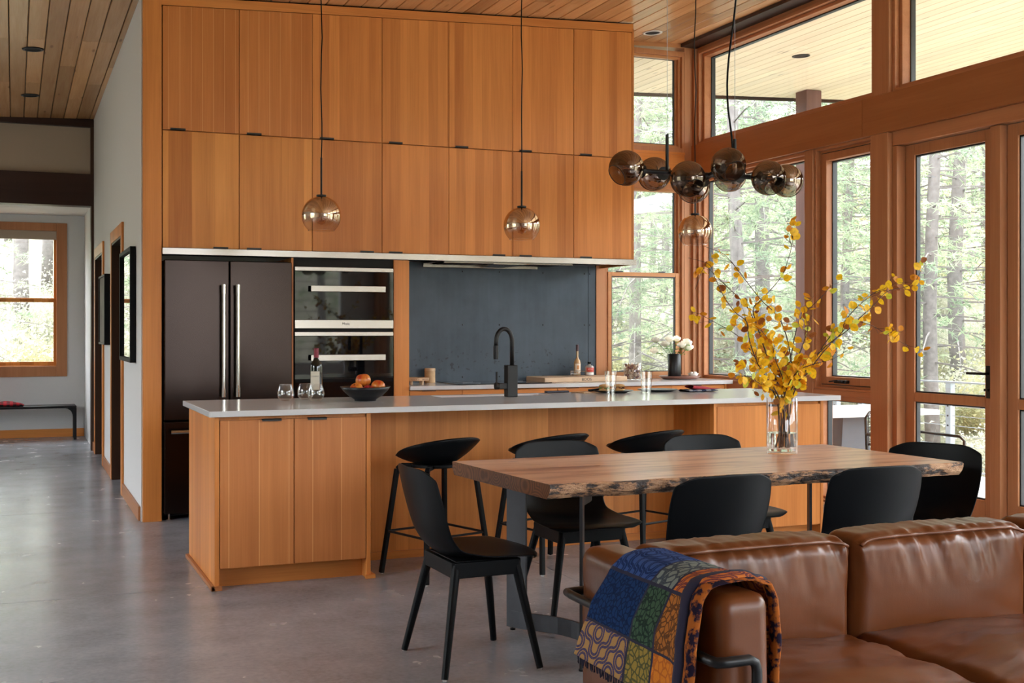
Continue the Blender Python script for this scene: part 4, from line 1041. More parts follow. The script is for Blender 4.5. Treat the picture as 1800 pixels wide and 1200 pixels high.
# throw blanket over the sofa arm
def fabric(name, ca, cb, kind, sc=26.):
    m, nt = nmat(name); b = NB(nt)
    uv = b.n('ShaderNodeUVMap').outputs[0]
    vor = b.mapv(uv, (sc, sc, 1)); s_ = b.n('ShaderNodeSeparateXYZ', {0: vor})
    if kind == 'knot':      # truchet arcs read as interlaced bands
        fx, fy = b.m('FLOOR', s_.outputs[0]), b.m('FLOOR', s_.outputs[1])
        rn = b.n('ShaderNodeTexWhiteNoise', {'Vector': b.n('ShaderNodeCombineXYZ', {0: fx, 1: fy}).outputs[0]}, noise_dimensions='2D').outputs['Value']
        u = b.m('FRACT', s_.outputs[0]); v = b.m('FRACT', s_.outputs[1])
        fl_ = b.m('GREATER_THAN', rn, .5)
        u2 = b.m('ABSOLUTE', b.m('SUBTRACT', fl_, u))
        d1 = b.m('SQRT', b.m('ADD', b.m('POWER', u2, 2.), b.m('POWER', v, 2.)))
        iu, iv = b.m('SUBTRACT', 1., u2), b.m('SUBTRACT', 1., v)
        d2 = b.m('SQRT', b.m('ADD', b.m('POWER', iu, 2.), b.m('POWER', iv, 2.)))
        k1 = b.m('ABSOLUTE', b.m('SUBTRACT', d1, .5)); k2 = b.m('ABSOLUTE', b.m('SUBTRACT', d2, .5))
        kk = b.m('MINIMUM', k1, k2)
        f = b.m('MULTIPLY', b.m('LESS_THAN', kk, .20), b.m('GREATER_THAN', kk, .03))
    else:
        vv = b.n('ShaderNodeTexVoronoi', {'Vector': vor, 'Scale': 1.4}, feature='DISTANCE_TO_EDGE', distance='EUCLIDEAN').outputs[0]
        f = b.m('LESS_THAN', vv, .10)
    nz = b.noise(b.mapv(uv, (300, 300, 1)), 1., 2)
    f = b.m('MULTIPLY', f, b.m('ADD', .35, b.m('MULTIPLY', nz, 1.0)))
    c = b.mix(b.n('ShaderNodeClamp', {0: f}).outputs[0], ca, cb)
    b.bsdf(c, .95, 0, .1, bump=nz, bs=.6, bd=.003, Sheen_Weight=.0); return m
BM = [fabric('blue_wool_top', (.035, .075, .22), (.008, .018, .075), 'knot'), fabric('grey_green_wool_top', (.17, .20, .18), (.03, .04, .06), 'maze'), fabric('orange_wool_top', (.46, .14, .03), (.10, .025, .04), 'knot'),
      fabric('navy_wool', (.010, .032, .10), (.006, .012, .045), 'maze', 40), fabric('green_wool', (.045, .085, .05), (.012, .02, .018), 'maze', 40), fabric('rust_wool', (.34, .12, .025), (.07, .03, .015), 'maze', 40),
      fabric('tan_knot_wool', (.34, .19, .07), (.015, .025, .10), 'knot', 22), fabric('olive_wool', (.26, .18, .04), (.05, .06, .03), 'maze', 34), fabric('orange_wool', (.55, .17, .02), (.36, .10, .02), 'maze', 34),
      plain('dark_woven_line', (.012, .01, .03), .95)]
hm_, nt_h = nmat('hem_wool'); _b = NB(nt_h); _n = _b.noise(_b.mapv(_b.n('ShaderNodeTexCoord').outputs['Object'], (40, 40, 40)), 1., 3, .6)
_b.bsdf(_b.ramp(_n, [(.45, (.012, .008, .02)), (.56, (.30, .085, .015))]), .95, 0, .1, bump=_n, bs=.5, bd=.004); hemm = hm_
def blanket():
    # path over the arm in the X-Z plane (arc length param)
    path = [(1.440, .435), (1.441, .50), (1.443, .56), (1.442, .60), (1.458, .66), (1.470, .70), (1.490, .728), (1.52, .738), (1.56, .741), (1.60, .738), (1.632, .722), (1.648, .69), (1.650, .63), (1.650, .56), (1.652, .50), (1.655, .455)]
    L = [0]
    for i in range(1, len(path)): L.append(L[-1]+math.dist(path[i], path[i-1]))
    def at(s):
        for i in range(len(L)-1):
            if s <= L[i+1]+1e-9:
                f = (s-L[i])/(L[i+1]-L[i]); return (path[i][0]+(path[i+1][0]-path[i][0])*f, path[i][1]+(path[i+1][1]-path[i][1])*f)
        return path[-1]
    nu, nv = 96, 56; tot = L[-1]
    rows_u = [0, .115, .27, tot]      # arc distances of colour changes on the outer side
    me = bpy.data.meshes.new('throw_blanket'); vs = []; fs = []; mi = []; uvs = []
    for j in range(nv+1):
        for i in range(nu+1):
            s = tot*i/nu; x, z = at(s); v = j/nv
            side = max(0, 1-s/.30)
            y0 = 2.385+.012*math.sin(s*14); y1 = 2.80+.19*side*1.0-.10*max(0, (s-.38)/(tot-.38))
            y = y0+(y1-y0)*v
            nn = noise.noise(Vector((s*9, v*5, 0)))*.005
            fold = .010*math.exp(-((v-.06)/.05)**2)
            ox = -1 if s < .33 else (1 if s > .45 else 0)
            oz = 1 if .25 < s < .52 else 0
            vs.append((x+ox*(abs(nn)+fold), y, z+oz*(abs(nn)+fold)))
            uvs.append((s, v*.55))
    for j in range(nv):
        for i in range(nu):
            fs.append((j*(nu+1)+i, j*(nu+1)+i+1, (j+1)*(nu+1)+i+1, (j+1)*(nu+1)+i))
            s = tot*(i+.5)/nu; v = (j+.5)/nv
            ci = 2 if v < .30 else (1 if v < .52 else 0)
            ri = 2 if s < .115 else (1 if s < .27 else 0)
            if s > .56: ri = 1
            edge = any(abs(s-e) < .004 for e in (.115, .27, .56)) or abs(v-.30) < .007 or abs(v-.52) < .007
            mi.append(9 if edge else ri*3+ci)
    me.from_pydata(vs, [], fs)
    for m_ in BM: me.materials.append(m_)
    me.polygons.foreach_set('material_index', mi); me.polygons.foreach_set('use_smooth', [True]*len(fs))
    ul = me.uv_layers.new(name='UVMap')
    for lp in me.loops: ul.data[lp.index].uv = uvs[lp.vertex_index]
    ob = bpy.data.objects.new('throw_blanket', me); C.objects.link(ob); solid(ob, .010, 1)
    tag(ob, 'patchwork wool throw of blue, green and orange squares draped over the sofa arm', 'blanket')
    # folded front hem and fringe
    def hem(u, v):
        s = tot*(.02+.96*u); x, z = at(s); a = v*2*PI
        x += (-.012 if s < .33 else (.012 if s > .45 else 0)); z += .012 if .25 < s < .52 else 0
        return (x+.011*math.cos(a), 2.378+.020*math.sin(a)+.006*math.sin(s*30), z+.008*math.sin(a*1)*.5)
    me2 = MB().grid(hem, 70, 8).obj('rolled_hem', hemm, ob, smooth=True)
    MB().grid(lambda u, v: (lambda q: (q[0]+(.010 if u > .5 else -.006), q[1]+.034, q[2]+.004))(hem(u, v)), 70, 8).obj('second_fold', BM[9], ob, smooth=True)
    mb = MB(); rr = random.Random(3)
    for k in range(90):
        s = .0; y = 2.39+(2.98-2.39)*k/89
        l = .022+.010*rr.random(); mb.tube([(1.437, y, .438), (1.437+rr.uniform(-.004, .004), y+rr.uniform(-.004, .004), .438-l)], .0016, 4)
    mb.obj('fringe', BM[9], ob, kind='stuff')
blanket()

# ------------------------------------------------------------------ vase of autumn branches
vx, vy, vz = 3.331, 4.70, .7505
va = thing('glass_vase', 'tall clear glass cylinder vase of water standing on the dining table', 'vase', (vx, vy, vz))
MB().lathe([(.001, 0), (.070, 0), (.072, .004), (.072, .262), (.0695, .264), (.069, .262), (.069, .014), (.001, .012)], n=48).obj('glass_body', M['clear'], va, smooth=True)
mw, nt_ = nmat('vase_water'); bb_ = NB(nt_); bb_.bsdf((.98, 1, 1), 0., 0, .5, Transmission_Weight=1., IOR=1.2)
MB().lathe([(.001, .015), (.068, .015), (.068, .098), (.001, .098)], n=48).obj('water', mw, va, smooth=False)
LFM = []
for nme, c in (('yellow_leaf', (.95, .60, .015)), ('gold_leaf', (.90, .48, .012)), ('amber_leaf', (.70, .27, .012)), ('rust_leaf', (.32, .10, .02)), ('lime_leaf', (.62, .64, .05))):
    m, nt = nmat(nme); b = NB(nt); nz = b.noise(b.n('ShaderNodeTexCoord').outputs['Object'], 60., 2)
    col_ = b.mix(b.ramp(nz, [(.45, 0.), (.75, 1.)]), c, tuple(x*.6 for x in c))
    p = b.n('ShaderNodeBsdfPrincipled', {'Base Color': col_, 'Roughness': .5}); t2 = b.n('ShaderNodeBsdfTranslucent', {0: col_})
    mx = b.n('ShaderNodeMixShader', {0: .4, 1: p.outputs[0], 2: t2.outputs[0]}); b.n('ShaderNodeOutputMaterial', {0: mx.outputs[0]}); LFM.append(m)
def leaf_mesh(mat, w_, l_, bend):
    mb = MB(); n = 7; vs = [(0, 0, 0)]; fs = []
    rows = []
    for i in range(n):
        f = i/(n-1); hw = w_*math.sin(PI*min(.985, max(.03, f)))**.55; y = .012+l_*f; z = -bend*f*f
        rows.append(len(vs)); vs += [(-hw, y, z+.15*hw), (0, y, z), (hw, y, z+.15*hw)]
    for i in range(n-1):
        a, b_ = rows[i], rows[i+1]; fs += [(a, a+1, b_+1, b_), (a+1, a+2, b_+2, b_+1)]
    vs += [(-.0008, 0, 0), (.0008, 0, 0), (.0008, .014, 0), (-.0008, .014, 0)]; k = len(vs)-4; fs.append((k, k+1, k+2, k+3))
    return mb.add(vs, fs).mesh('leaf', mat, True)
LV = [leaf_mesh(LFM[i], w_, l_, bnd) for i in range(5) for (w_, l_, bnd) in ((.0150, .031, .005), (.0170, .034, .009), (.0110, .033, -.004))]
BR = {
'a': [(3.364, 4.7, .78), (3.296, 4.662, .999), (3.185, 4.625, 1.121), (3.119, 4.588, 1.18), (3.051, 4.55, 1.279), (3.036, 4.55, 1.366), (2.973, 4.55, 1.411), (2.914, 4.55, 1.482), (2.867, 4.55, 1.567), (2.837, 4.55, 1.622), (2.733, 4.55, 1.647)],
'b': [(3.322, 4.7, .78), (3.327, 4.725, .995), (3.306, 4.75, 1.195), (3.266, 4.775, 1.303), (3.213, 4.8, 1.427), (3.162, 4.8, 1.48), (3.093, 4.8, 1.533), (3.024, 4.8, 1.591), (2.969, 4.8, 1.622), (2.92, 4.8, 1.52)],
'c': [(3.380, 4.7, .78), (3.357, 4.69, .996), (3.372, 4.68, 1.143), (3.339, 4.67, 1.287), (3.294, 4.66, 1.372), (3.244, 4.66, 1.425), (3.181, 4.66, 1.475), (3.064, 4.66, 1.601), (3.021, 4.66, 1.647), (2.972, 4.66, 1.682), (2.876, 4.66, 1.711)],
'd': [(3.348, 4.72, .78), (3.342, 4.71, 1.0), (3.266, 4.72, 1.196), (3.21, 4.73, 1.357), (3.198, 4.74, 1.431), (3.248, 4.74, 1.477), (3.351, 4.74, 1.578), (3.396, 4.74, 1.671), (3.415, 4.74, 1.736), (3.422, 4.74, 1.777)],
'e': [(3.303, 4.68, .78), (3.290, 4.68, .998), (3.209, 4.66, 1.098), (3.143, 4.64, 1.205), (3.056, 4.62, 1.283), (3.007, 4.62, 1.32), (2.911, 4.62, 1.366), (2.857, 4.62, 1.391)],
'f': [(3.300, 4.7, .78), (3.364, 4.7, 1.008), (3.412, 4.7, 1.088), (3.497, 4.7, 1.168), (3.589, 4.7, 1.281), (3.675, 4.7, 1.357), (3.743, 4.7, 1.423), (3.811, 4.7, 1.474), (3.879, 4.7, 1.516), (3.941, 4.7, 1.539), (3.983, 4.7, 1.604)],
'g': [(3.335, 4.67, .78), (3.365, 4.735, 1.006), (3.424, 4.77, 1.167), (3.489, 4.805, 1.335), (3.547, 4.84, 1.397), (3.608, 4.84, 1.45), (3.675, 4.84, 1.503), (3.723, 4.84, 1.549), (3.806, 4.84, 1.578)],
'h': [(3.382, 4.72, .78), (3.369, 4.675, 1.01), (3.44, 4.65, 1.13), (3.519, 4.625, 1.236), (3.597, 4.6, 1.319), (3.647, 4.6, 1.37), (3.756, 4.6, 1.357), (3.864, 4.6, 1.308), (3.988, 4.6, 1.253)],
'i': [(3.316, 4.72, .78), (3.369, 4.69, 1.009), (3.52, 4.67, 1.222), (3.674, 4.655, 1.33), (3.735, 4.64, 1.39), (3.816, 4.64, 1.45), (3.898, 4.64, 1.517), (4.001, 4.64, 1.538), (4.078, 4.64, 1.564)],
'j': [(3.348, 4.68, .78), (3.315, 4.66, 1.012), (3.34, 4.6, 1.133), (3.398, 4.55, 1.173), (3.471, 4.5, 1.199), (3.551, 4.5, 1.238)],
'k': [(3.329, 4.7, .78), (3.295, 4.67, 1.007), (3.189, 4.63, 1.068), (3.088, 4.595, 1.11), (3.004, 4.56, 1.139)],
'l': [(3.340, 4.69, .78), (3.330, 4.68, 1.0), (3.30, 4.65, 1.10), (3.24, 4.62, 1.19), (3.20, 4.60, 1.27), (3.13, 4.58, 1.33)],
'm': [(3.352, 4.70, .78), (3.345, 4.70, 1.0), (3.37, 4.68, 1.11), (3.40, 4.66, 1.22), (3.44, 4.66, 1.31), (3.47, 4.66, 1.40)],
'n': [(3.36, 4.71, .78), (3.36, 4.70, 1.0), (3.35, 4.74, 1.10), (3.33, 4.78, 1.22), (3.30, 4.80, 1.30), (3.27, 4.82, 1.40)]}
blab = {'a': 'yellow leafed branch arching left toward the window corner', 'b': 'autumn branch behind, leaning left past the pendant', 'c': 'long branch bending far left beneath the right pendant globe', 'd': 'upright branch with a few leaves at its high tip',
        'e': 'low branch reaching left over the island towel', 'f': 'thick branch leaning right across the wide post', 'g': 'thin branch curving right in front of the casement', 'h': 'branch drooping right with pale twig end',
        'i': 'branch reaching farthest right to the terrace door', 'j': 'short bushy branch on the right, low over the vase', 'k': 'short bushy branch on the left, low over the vase',
        'l': 'bushy inner branch leaning slightly left above the vase', 'm': 'bushy inner branch leaning slightly right above the vase', 'n': 'bushy upright branch at the very middle, behind the others'}
cnt = {'a': 42, 'b': 46, 'c': 44, 'd': 50, 'e': 46, 'f': 62, 'g': 44, 'h': 50, 'i': 48, 'j': 50, 'k': 44, 'l': 58, 'm': 58, 'n': 50}
rr = random.Random(11)
def crv(pts, t):
    n = len(pts)-1; x = min(n-1e-6, t*n); i = int(x); f = x-i
    p0, p1_, p2_, p3 = [Vector(pts[max(0, min(n, i+k))]) for k in (-1, 0, 1, 2)]
    return .5*((2*p1_)+(-p0+p2_)*f+(2*p0-5*p1_+4*p2_-p3)*f*f+(-p0+3*p1_-3*p2_+p3)*f**3)
for k_, pts in BR.items():
    st = thing('autumn_branch', blab[k_], 'branch', pts[0], 0, 'yellow autumn branches in the glass vase'); o = Vector(pts[0])
    ns = 40; pp = [crv(pts, i/ns) for i in range(ns+1)]
    mb = MB(o); mb.tube(pp, [.0034-.0024*i/ns for i in range(ns+1)], 6)
    # side twigs
    tw = []
    for q in range(9):
        t_ = .18+.82*rr.random()**1.4; p = crv(pts, t_); d = (crv(pts, min(1, t_+.02))-crv(pts, t_-.02)).normalized()
        dd = (d+Vector((rr.uniform(-1, 1), rr.uniform(-.7, .7), rr.uniform(-.6, .9)))*.9).normalized(); L_ = .05+.08*rr.random()
        e = p+dd*L_+Vector((0, 0, -.01)); tw.append((p, e)); mb.tube([p, (p+e)/2+Vector((0, 0, .006)), e], [.0013, .001, .0006], 4)
    mb.obj('stem', plain('dark_branch_bark', (.045, .022, .016), .7), st, smooth=True)
    for q in range(cnt[k_]):
        r_ = rr.random()
        if r_ < .5: a_, e_ = rr.choice(tw); p = a_+(e_-a_)*rr.uniform(.35, 1.)
        else:
            t_ = .16+.84*rr.random()**1.7
            p = crv(pts, min(.999, t_))
        if p.z < 1.01 and rr.random() < .5: p = crv(pts, rr.uniform(.25, .6))
        w_ = [.50, .26, .10, .06, .08]
        if k_ in 'b' : w_ = [.2, .3, .25, .2, .05]
        ci = rr.choices(range(5), w_)[0]
        lf = bpy.data.objects.new('leaf', LV[ci*3+rr.randrange(3)]); C.objects.link(lf); lf.parent = st; lf.location = p-o
        lf.rotation_euler = Matrix.Rotation(rr.gauss(0, .75), 3, 'Z') @ Matrix.Rotation(rr.gauss(0, .6), 3, 'X') @ Matrix.Rotation(PI/2, 3, 'X') @ Matrix.Rotation(rr.uniform(-PI, PI), 3, 'Z') if 0 else (Matrix.Rotation(rr.gauss(-.35, .8), 3, 'Z') @ Matrix.Rotation(PI/2+rr.gauss(0, .6), 3, 'X') @ Matrix.Rotation(rr.uniform(-PI, PI), 3, 'Z')).to_euler(); s_ = rr.uniform(.8, 1.2); lf.scale = (s_, s_, s_)

# ------------------------------------------------------------------ things on the island
ZI = .9175
GM = [(.001, .002), (.024, .002), (.030, .004), (.044, .022), (.049, .042), (.046, .065), (.037, .093), (.0355, .098), (.0345, .097), (.036, .092), (.0445, .064), (.0475, .042), (.0425, .023), (.029, .0085), (.001, .007)]
gmesh = None
for (x, y, lab) in ((1.455, 6.917, 'stemless wine glass standing apart on the left'), (1.587, 6.984, 'stemless wine glass behind, in front of the wine bottle, left of the pair'), (1.604+.015, 6.855, 'stemless wine glass nearest the camera, right of the pair')):
    g = MB().lathe(GM, n=36).obj('wine_glass', M['clear'], smooth=True, loc=(x, y, ZI)); tag(g, lab, 'glass', 'stemless wine glasses on the island')
bo = thing('wine_bottle', 'dark red wine bottle with cream label behind the glasses', 'bottle', (1.679, 7.10, ZI))
MB().lathe([(.001, .004), (.030, .002), (.0365, .008), (.037, .195), (.033, .213), (.018, .232), (.0145, .25), (.0145, .30)], n=32).obj('bottle_body', plain('dark_wine_glass', (.004, .006, .005), .06, spec=.7), bo, smooth=True)
MB().lathe([(.0152, .245), (.0155, .30), (.0155, .304), (.001, .305)], n=24).obj('foil_capsule', plain('red_foil', (.16, .01, .025), .35, .3), bo, smooth=True)
def lab_curve(r, a0, a1, z0, z1): 
    return lambda u, v: (r*math.cos(a0+(a1-a0)*u), r*math.sin(a0+(a1-a0)*u), z0+(z1-z0)*v)
lb = MB().grid(lab_curve(.0375, -2.9, -1.25, .055, .165), 16, 2).obj('label', plain('cream_paper', (.62, .58, .48), .6), bo, smooth=True)
def text(body, size, loc, rot, parent, mat, name='lettering', align='CENTER'):
    tx = bpy.data.curves.new(name, 'FONT'); tx.body = body; tx.size = size; tx.align_x = align; tx.extrude = .0002
    o_ = text_mesh(tx, name); o_.data.materials.append(mat); o_.parent = parent; o_.location = loc; o_.rotation_euler = rot; return o_
ink = plain('printed_ink', (.05, .045, .04), .6)
text('COGENT', .0115, (-.0175, -.0365, .132), (PI/2, 0, -.45), bo, ink)
bw = thing('fruit_bowl', 'wide black bowl holding apples on the island', 'bowl', (1.90, 6.80, ZI))
MB().lathe([(.001, .006), (.055, .006), (.056, 0), (.062, 0), (.064, .008), (.10, .030), (.130, .058), (.147, .082), (.143, .082), (.125, .062), (.095, .036), (.06, .014), (.001, .012)], n=48).obj('bowl_body', M['bowl'], bw, smooth=True)
def apple_mat(name, a, b2):
    m, nt = nmat(name); b = NB(nt); p = b.n('ShaderNodeTexCoord').outputs['Object']
    f = b.ramp(b.m('ADD', b.m('MULTIPLY', b.noise(p, 16., 3), .7), b.m('MULTIPLY', b.noise(b.mapv(p, (70, 70, 8)), 1., 3), .3)), [(.4, 0.), (.6, 1.)])
    b.bsdf(b.mix(f, a, b2), .28, 0, .5); return m
AM = [apple_mat('orange_red_apple', (.42, .035, .012), (.66, .25, .035)), apple_mat('deep_red_apple', (.25, .008, .02), (.38, .02, .03))]
def apple(x, y, z, r, m_, lab, rot):
    t_ = thing('apple', lab, 'fruit', (x, y, z)); t_.rotation_euler = rot
    pr = []
    for i in range(19):
        a = PI*i/18; rad = r*(math.sin(a)**.85 if math.sin(a) > 0 else 0)*(1+.06*math.cos(a)); zz = -r*.9*math.cos(a)
        if i > 13: zz -= r*.30*((i-13)/5)**2
        if i < 3: zz += r*.12*((3-i)/3)**2
        pr.append((max(.0005, rad), zz))
    MB().lathe(pr, n=28).obj('skin', AM[m_], t_, smooth=True)
    MB().tube([(0, 0, r*.58), (.003, 0, r*.95)], .0014, 6).obj('stalk', M['backing'], t_)
for a_ in ((1.84, 6.78, ZI+.070, .040, 0, 'orange red apple at the left rim of the bowl', (.3, -.5, 0)), (1.90, 6.735, ZI+.062, .034, 1, 'small deep red apple at the front of the bowl', (.5, .2, 0)),
           (1.895, 6.83, ZI+.118, .045, 0, 'large streaked apple on top of the pile', (-.2, .1, .5)), (1.975, 6.79, ZI+.082, .042, 0, 'golden red apple at the right rim of the bowl', (.1, .5, 1.)), (1.87, 6.865, ZI+.060, .038, 1, 'apple hidden at the back of the bowl', (0, 0, 0))):
    apple(*a_)
tm = [(.001, .010), (.0255, .010), (.0265, .0), (.029, .0), (.0395, .146), (.0375, .147), (.0275, .012), (.001, .012)]
for (x, y, lab) in ((3.564, 6.90, 'tall faceted tumbler in front of the sandwich plate'), (3.749, 6.76, 'tall faceted tumbler right of the sandwich plate')):
    g = MB().lathe(tm, n=14).obj('tumbler', M['clear'], loc=(x, y, ZI)); tag(g, lab, 'glass', 'tall tumblers on the island')
for (x, y, lab) in ((3.66, 7.05, 'black oval plate with a sandwich'), (4.0, 7.06, 'empty black plate between tumbler and folded towel')):
    g = MB().lathe([(.001, .003), (.085, .003), (.088, 0), (.095, .002), (.135, .013), (.134, .016), (.09, .007), (.001, .006)], n=40).obj('plate', M['bowl'], smooth=True, loc=(x, y, ZI)); tag(g, lab, 'plate', 'black plates on the island')
sd = thing('sandwich', 'filled baguette sandwich cut in two on the black plate', 'sandwich', (3.66, 7.05, ZI+.008))
crust = plain('bread_crust', (.55, .33, .13), .7, nz=.3, nscale=40)
for x0, lab in ((-.065, None), (.045, None)):
    def bun(u, v, z0=0, h=.02, x0=x0):
        a = 2*PI*u; return (x0+.04*math.cos(a)*math.sin(PI*v*.5+.0)**.5, .026*math.sin(a)*math.sin(PI*v*.5)**.5, z0+h*math.cos(PI*v*.5)) 
    MB().ball((x0, 0, .010), .030, 14, (1.35, .9, .36)).obj('bread', crust, sd, smooth=True)
    MB().ball((x0, 0, .036), .030, 14, (1.35, .9, .40)).obj('bread', crust, sd, smooth=True)
    mb = MB(); r3 = random.Random(5)
    for k in range(14): mb.ball((x0+r3.uniform(-.036, .036), r3.uniform(-.024, .02), .022+r3.uniform(-.004, .004)), .008, 8, (1, 1, .6))
    mb.obj('filling', plain('green_filling', (.20, .30, .06), .6) if x0 < 0 else plain('brown_filling', (.14, .05, .02), .6), sd)
kb = MB().box(-.11, .11, -.07, .07, 0, .006).obj('serving_board', plain('pale_wood_board', (.50, .33, .20), .5, nz=.2), loc=(3.52, 7.10, ZI), bevel=.002); kb.rotation_euler = (0, 0, .2); tag(kb, 'thin pale wooden board left of the sandwich plate', 'board')
kn = thing('knife', 'black handled knife resting across the board toward the plate', 'knife', (3.55, 7.09, ZI+.012)); kn.rotation_euler = (0, -.06, .25)
MB().box(-.06, .045, -.009, .009, .0, .014).obj('handle', M['black'], kn, bevel=.004)
MB().hexa([(.045, -.008, .004), (.15, 0, .004), (.15, .002, .004), (.045, .01, .004)], [(.045, -.008, .006), (.15, 0, .006), (.15, .002, .006), (.045, .01, .006)]).obj('blade', M['chrome'], kn)
ph = MB().box(-.082, .082, -.022, .022, 0, .012).obj('dark_case', plain('navy_case', (.012, .02, .045), .4), loc=(3.31, 7.18, ZI), bevel=.004); tag(ph, 'flat navy case lying by the sink edge', 'case')
tw = thing('folded_towel', 'folded red and navy patterned kitchen towel on the island', 'towel', (4.275, 6.95, ZI))
def layer(x0, x1, y0, y1, zb, h, sd_, tp=0):
    def f(u, v):
        a = 2*PI*v; x = x0+(x1-x0)*u; yc = (y0+y1)/2; hy = (y1-y0)/2
        zz = zb+h*.5+h*.5*math.sin(a)+.004*noise.noise(Vector((u*6+sd_, v*2, 0)))*(1 if math.sin(a) > 0 else 0) + tp*u
        return (x+.01*math.sin(a*2+sd_), yc+hy*math.cos(a)*(1+.05*math.sin(u*9)), max(zb, zz))
    return f
def check():
    m, nt = nmat('navy_check'); b = NB(nt); p = b.mapv(b.n('ShaderNodeTexCoord').outputs['Object'], (28, 28, 28))
    c = b.n('ShaderNodeTexChecker', {'Vector': p, 'Color1': (.02, .03, .07, 1), 'Color2': (.30, .31, .35, 1), 'Scale': 1.}).outputs[0]; b.bsdf(c, .9, 0, .2); return m
MB().grid(layer(-.14, .08, -.07, .07, 0, .018, 1), 20, 16).obj('navy_fold', check(), tw, smooth=True)
MB().grid(layer(-.09, .14, -.055, .055, .018, .026, 4, -.03), 20, 16).obj('red_fold', plain('dark_red_linen', (.36, .03, .045), .9, nz=.3, nscale=60), tw, smooth=True)

# ------------------------------------------------------------------ things on the back worktop
ZC = .9075
cu = thing('wooden_crock', 'round pale wooden crock by the oven tower', 'container', (3.082, 9.12, ZC))
MB().lathe([(.001, 0), (.042, 0), (.043, .003), (.043, .095), (.040, .096), (.001, .096)], n=32).obj('crock_body', plain('bamboo', (.52, .33, .17), .5, nz=.25, nscale=30), cu, smooth=False)
MB().lathe([(.044, .096), (.044, .114), (.041, .117), (.001, .117)], n=32).obj('lid', plain('bamboo_lid', (.62, .44, .26), .5), cu)
sb = thing('wooden_riser', 'small round wooden riser with burnt lettering beside the crock', 'riser', (2.875, 8.90, ZC))
MB().lathe([(.001, .030), (.118, .030), (.12, .033), (.12, .050), (.118, .052), (.001, .052)], n=40).obj('riser_top', plain('pale_riser_wood', (.55, .36, .21), .5, nz=.2), sb)
for a in (-2.1, -1.0, .6, 2.2): MB().lathe([(.010, 0), (.013, .030)], (.085*math.cos(a), .085*math.sin(a), 0), 12, True, True).obj('riser_foot', plain('riser_leg_wood', (.6, .42, .26), .5), sb)
for k, chr_ in enumerate('SUNDAY MARKET'):
    a = -2.3+k*.15
    text(chr_, .017, (.1212*math.cos(a), .1212*math.sin(a), .035), (PI/2, 0, a+PI/2), sb, ink)
sp = thing('soap_bottle', 'white bottle half hidden behind the oven tower panel', 'bottle', (2.83, 9.02, ZC))
MB().lathe([(.001, 0), (.028, 0), (.030, .004), (.030, .13), (.012, .15), (.012, .165)], n=24, cap1=True).obj('bottle_body', plain('white_soap', (.8, .8, .8), .3), sp, smooth=True)
MB().lathe([(.014, .163), (.014, .185), (.005, .187), (.005, .20)], n=16, cap1=True).obj('pump', M['black'], sp)
MB().lathe([(.0305, .0), (.0305, .02)], n=24).obj('base_band', M['black'], sp)
cb = thing('cutting_board', 'thick end to end maple cutting board on the back worktop', 'cutting board', (4.31, 8.96, ZC))
MB().box(-.375, .375, -.19, .19, 0, .040).obj('board_body', plain('maple', (.66, .46, .30), .45, nz=.15, nscale=18), cb, bevel=.006)
text('BOOS', .034, (.0, -.1915, .010), (PI/2, 0, 0), cb, ink)
zb_ = ZC+.041
tb = thing('liqueur_bottle', 'tall slim bottle with dark cap and pale label on the cutting board', 'bottle', (4.375, 9.08, zb_))
MB().lathe([(.001, .002), (.026, .001), (.029, .005), (.029, .105), (.024, .125), (.011, .145), (.0095, .155), (.0095, .21)], n=28).obj('bottle_body', plain('pale_gold_glass', (.50, .30, .14), .08, spec=.7), tb, smooth=True)
MB().lathe([(.0125, .205), (.0125, .258), (.001, .260)], n=20).obj('cap', plain('wine_cap', (.05, .01, .015), .4), tb, smooth=False)
MB().grid(lab_curve(.0297, -2.7, -.9, .030, .100), 14, 2).obj('label', plain('ivory_label', (.75, .62, .48), .6), tb, smooth=True)
MB().grid(lab_curve(.0300, -2.1, -1.5, .052, .085), 8, 2).obj('label_emblem', plain('orange_emblem', (.6, .25, .08), .6), tb, smooth=True)
rb = thing('bitters_bottle', 'short flat bottle with a red label and black stopper', 'bottle', (4.478, 9.06, zb_))
MB().lathe([(.001, .001), (.036, .0), (.038, .004), (.038, .070), (.030, .082), (.013, .086), (.012, .098)], n=28).obj('bottle_body', plain('clear_thick_glass', (.35, .33, .32), .05, spec=.8), rb, smooth=True)
MB().lathe([(.016, .096), (.016, .114), (.001, .115)], n=20).obj('stopper', M['black'], rb)
lb2 = MB().grid(lab_curve(.0387, -2.7, -.8, .030, .066), 14, 2).obj('label', plain('red_label', (.55, .05, .03), .5), rb, smooth=True)
text('BITTERS', .011, (-.008, -.0392, .050), (PI/2, 0, -.2), rb, plain('pale_print', (.8, .7, .6), .6))
MB().grid(lab_curve(.0387, -2.7, -.8, .006, .026), 14, 2).obj('lower_label', plain('white_label', (.75, .74, .72), .5), rb, smooth=True)
gd = thing('glass_dish', 'small glass dish with metal tongs beside the tall bottle', 'dish', (4.315, 8.99, zb_))
MB().lathe([(.001, .003), (.030, .001), (.042, .012), (.046, .045), (.044, .045), (.040, .014), (.001, .007)], n=32).obj('dish_glass', M['clear'], gd, smooth=True)
MB().lathe([(.001, .02), (.036, .018), (.001, .008)], n=24).obj('dish_contents', M['white_cer'], gd)
MB().tube([(-.05, 0, .040), (.02, 0, .042), (.105, -.01, .036)], .003, 6).obj('tongs', M['chrome'], gd)
jar = thing('cork_jar', 'clear glass canister full of corks on the back worktop', 'jar', (4.86, 9.00, ZC))
MB().lathe([(.001, .008), (.074, .006), (.076, .0), (.080, .003), (.080, .142), (.077, .144), (.076, .142), (.076, .012), (.001, .012)], n=40).obj('jar_glass', M['clear'], jar, smooth=True)
mb = MB(); r4 = random.Random(9)
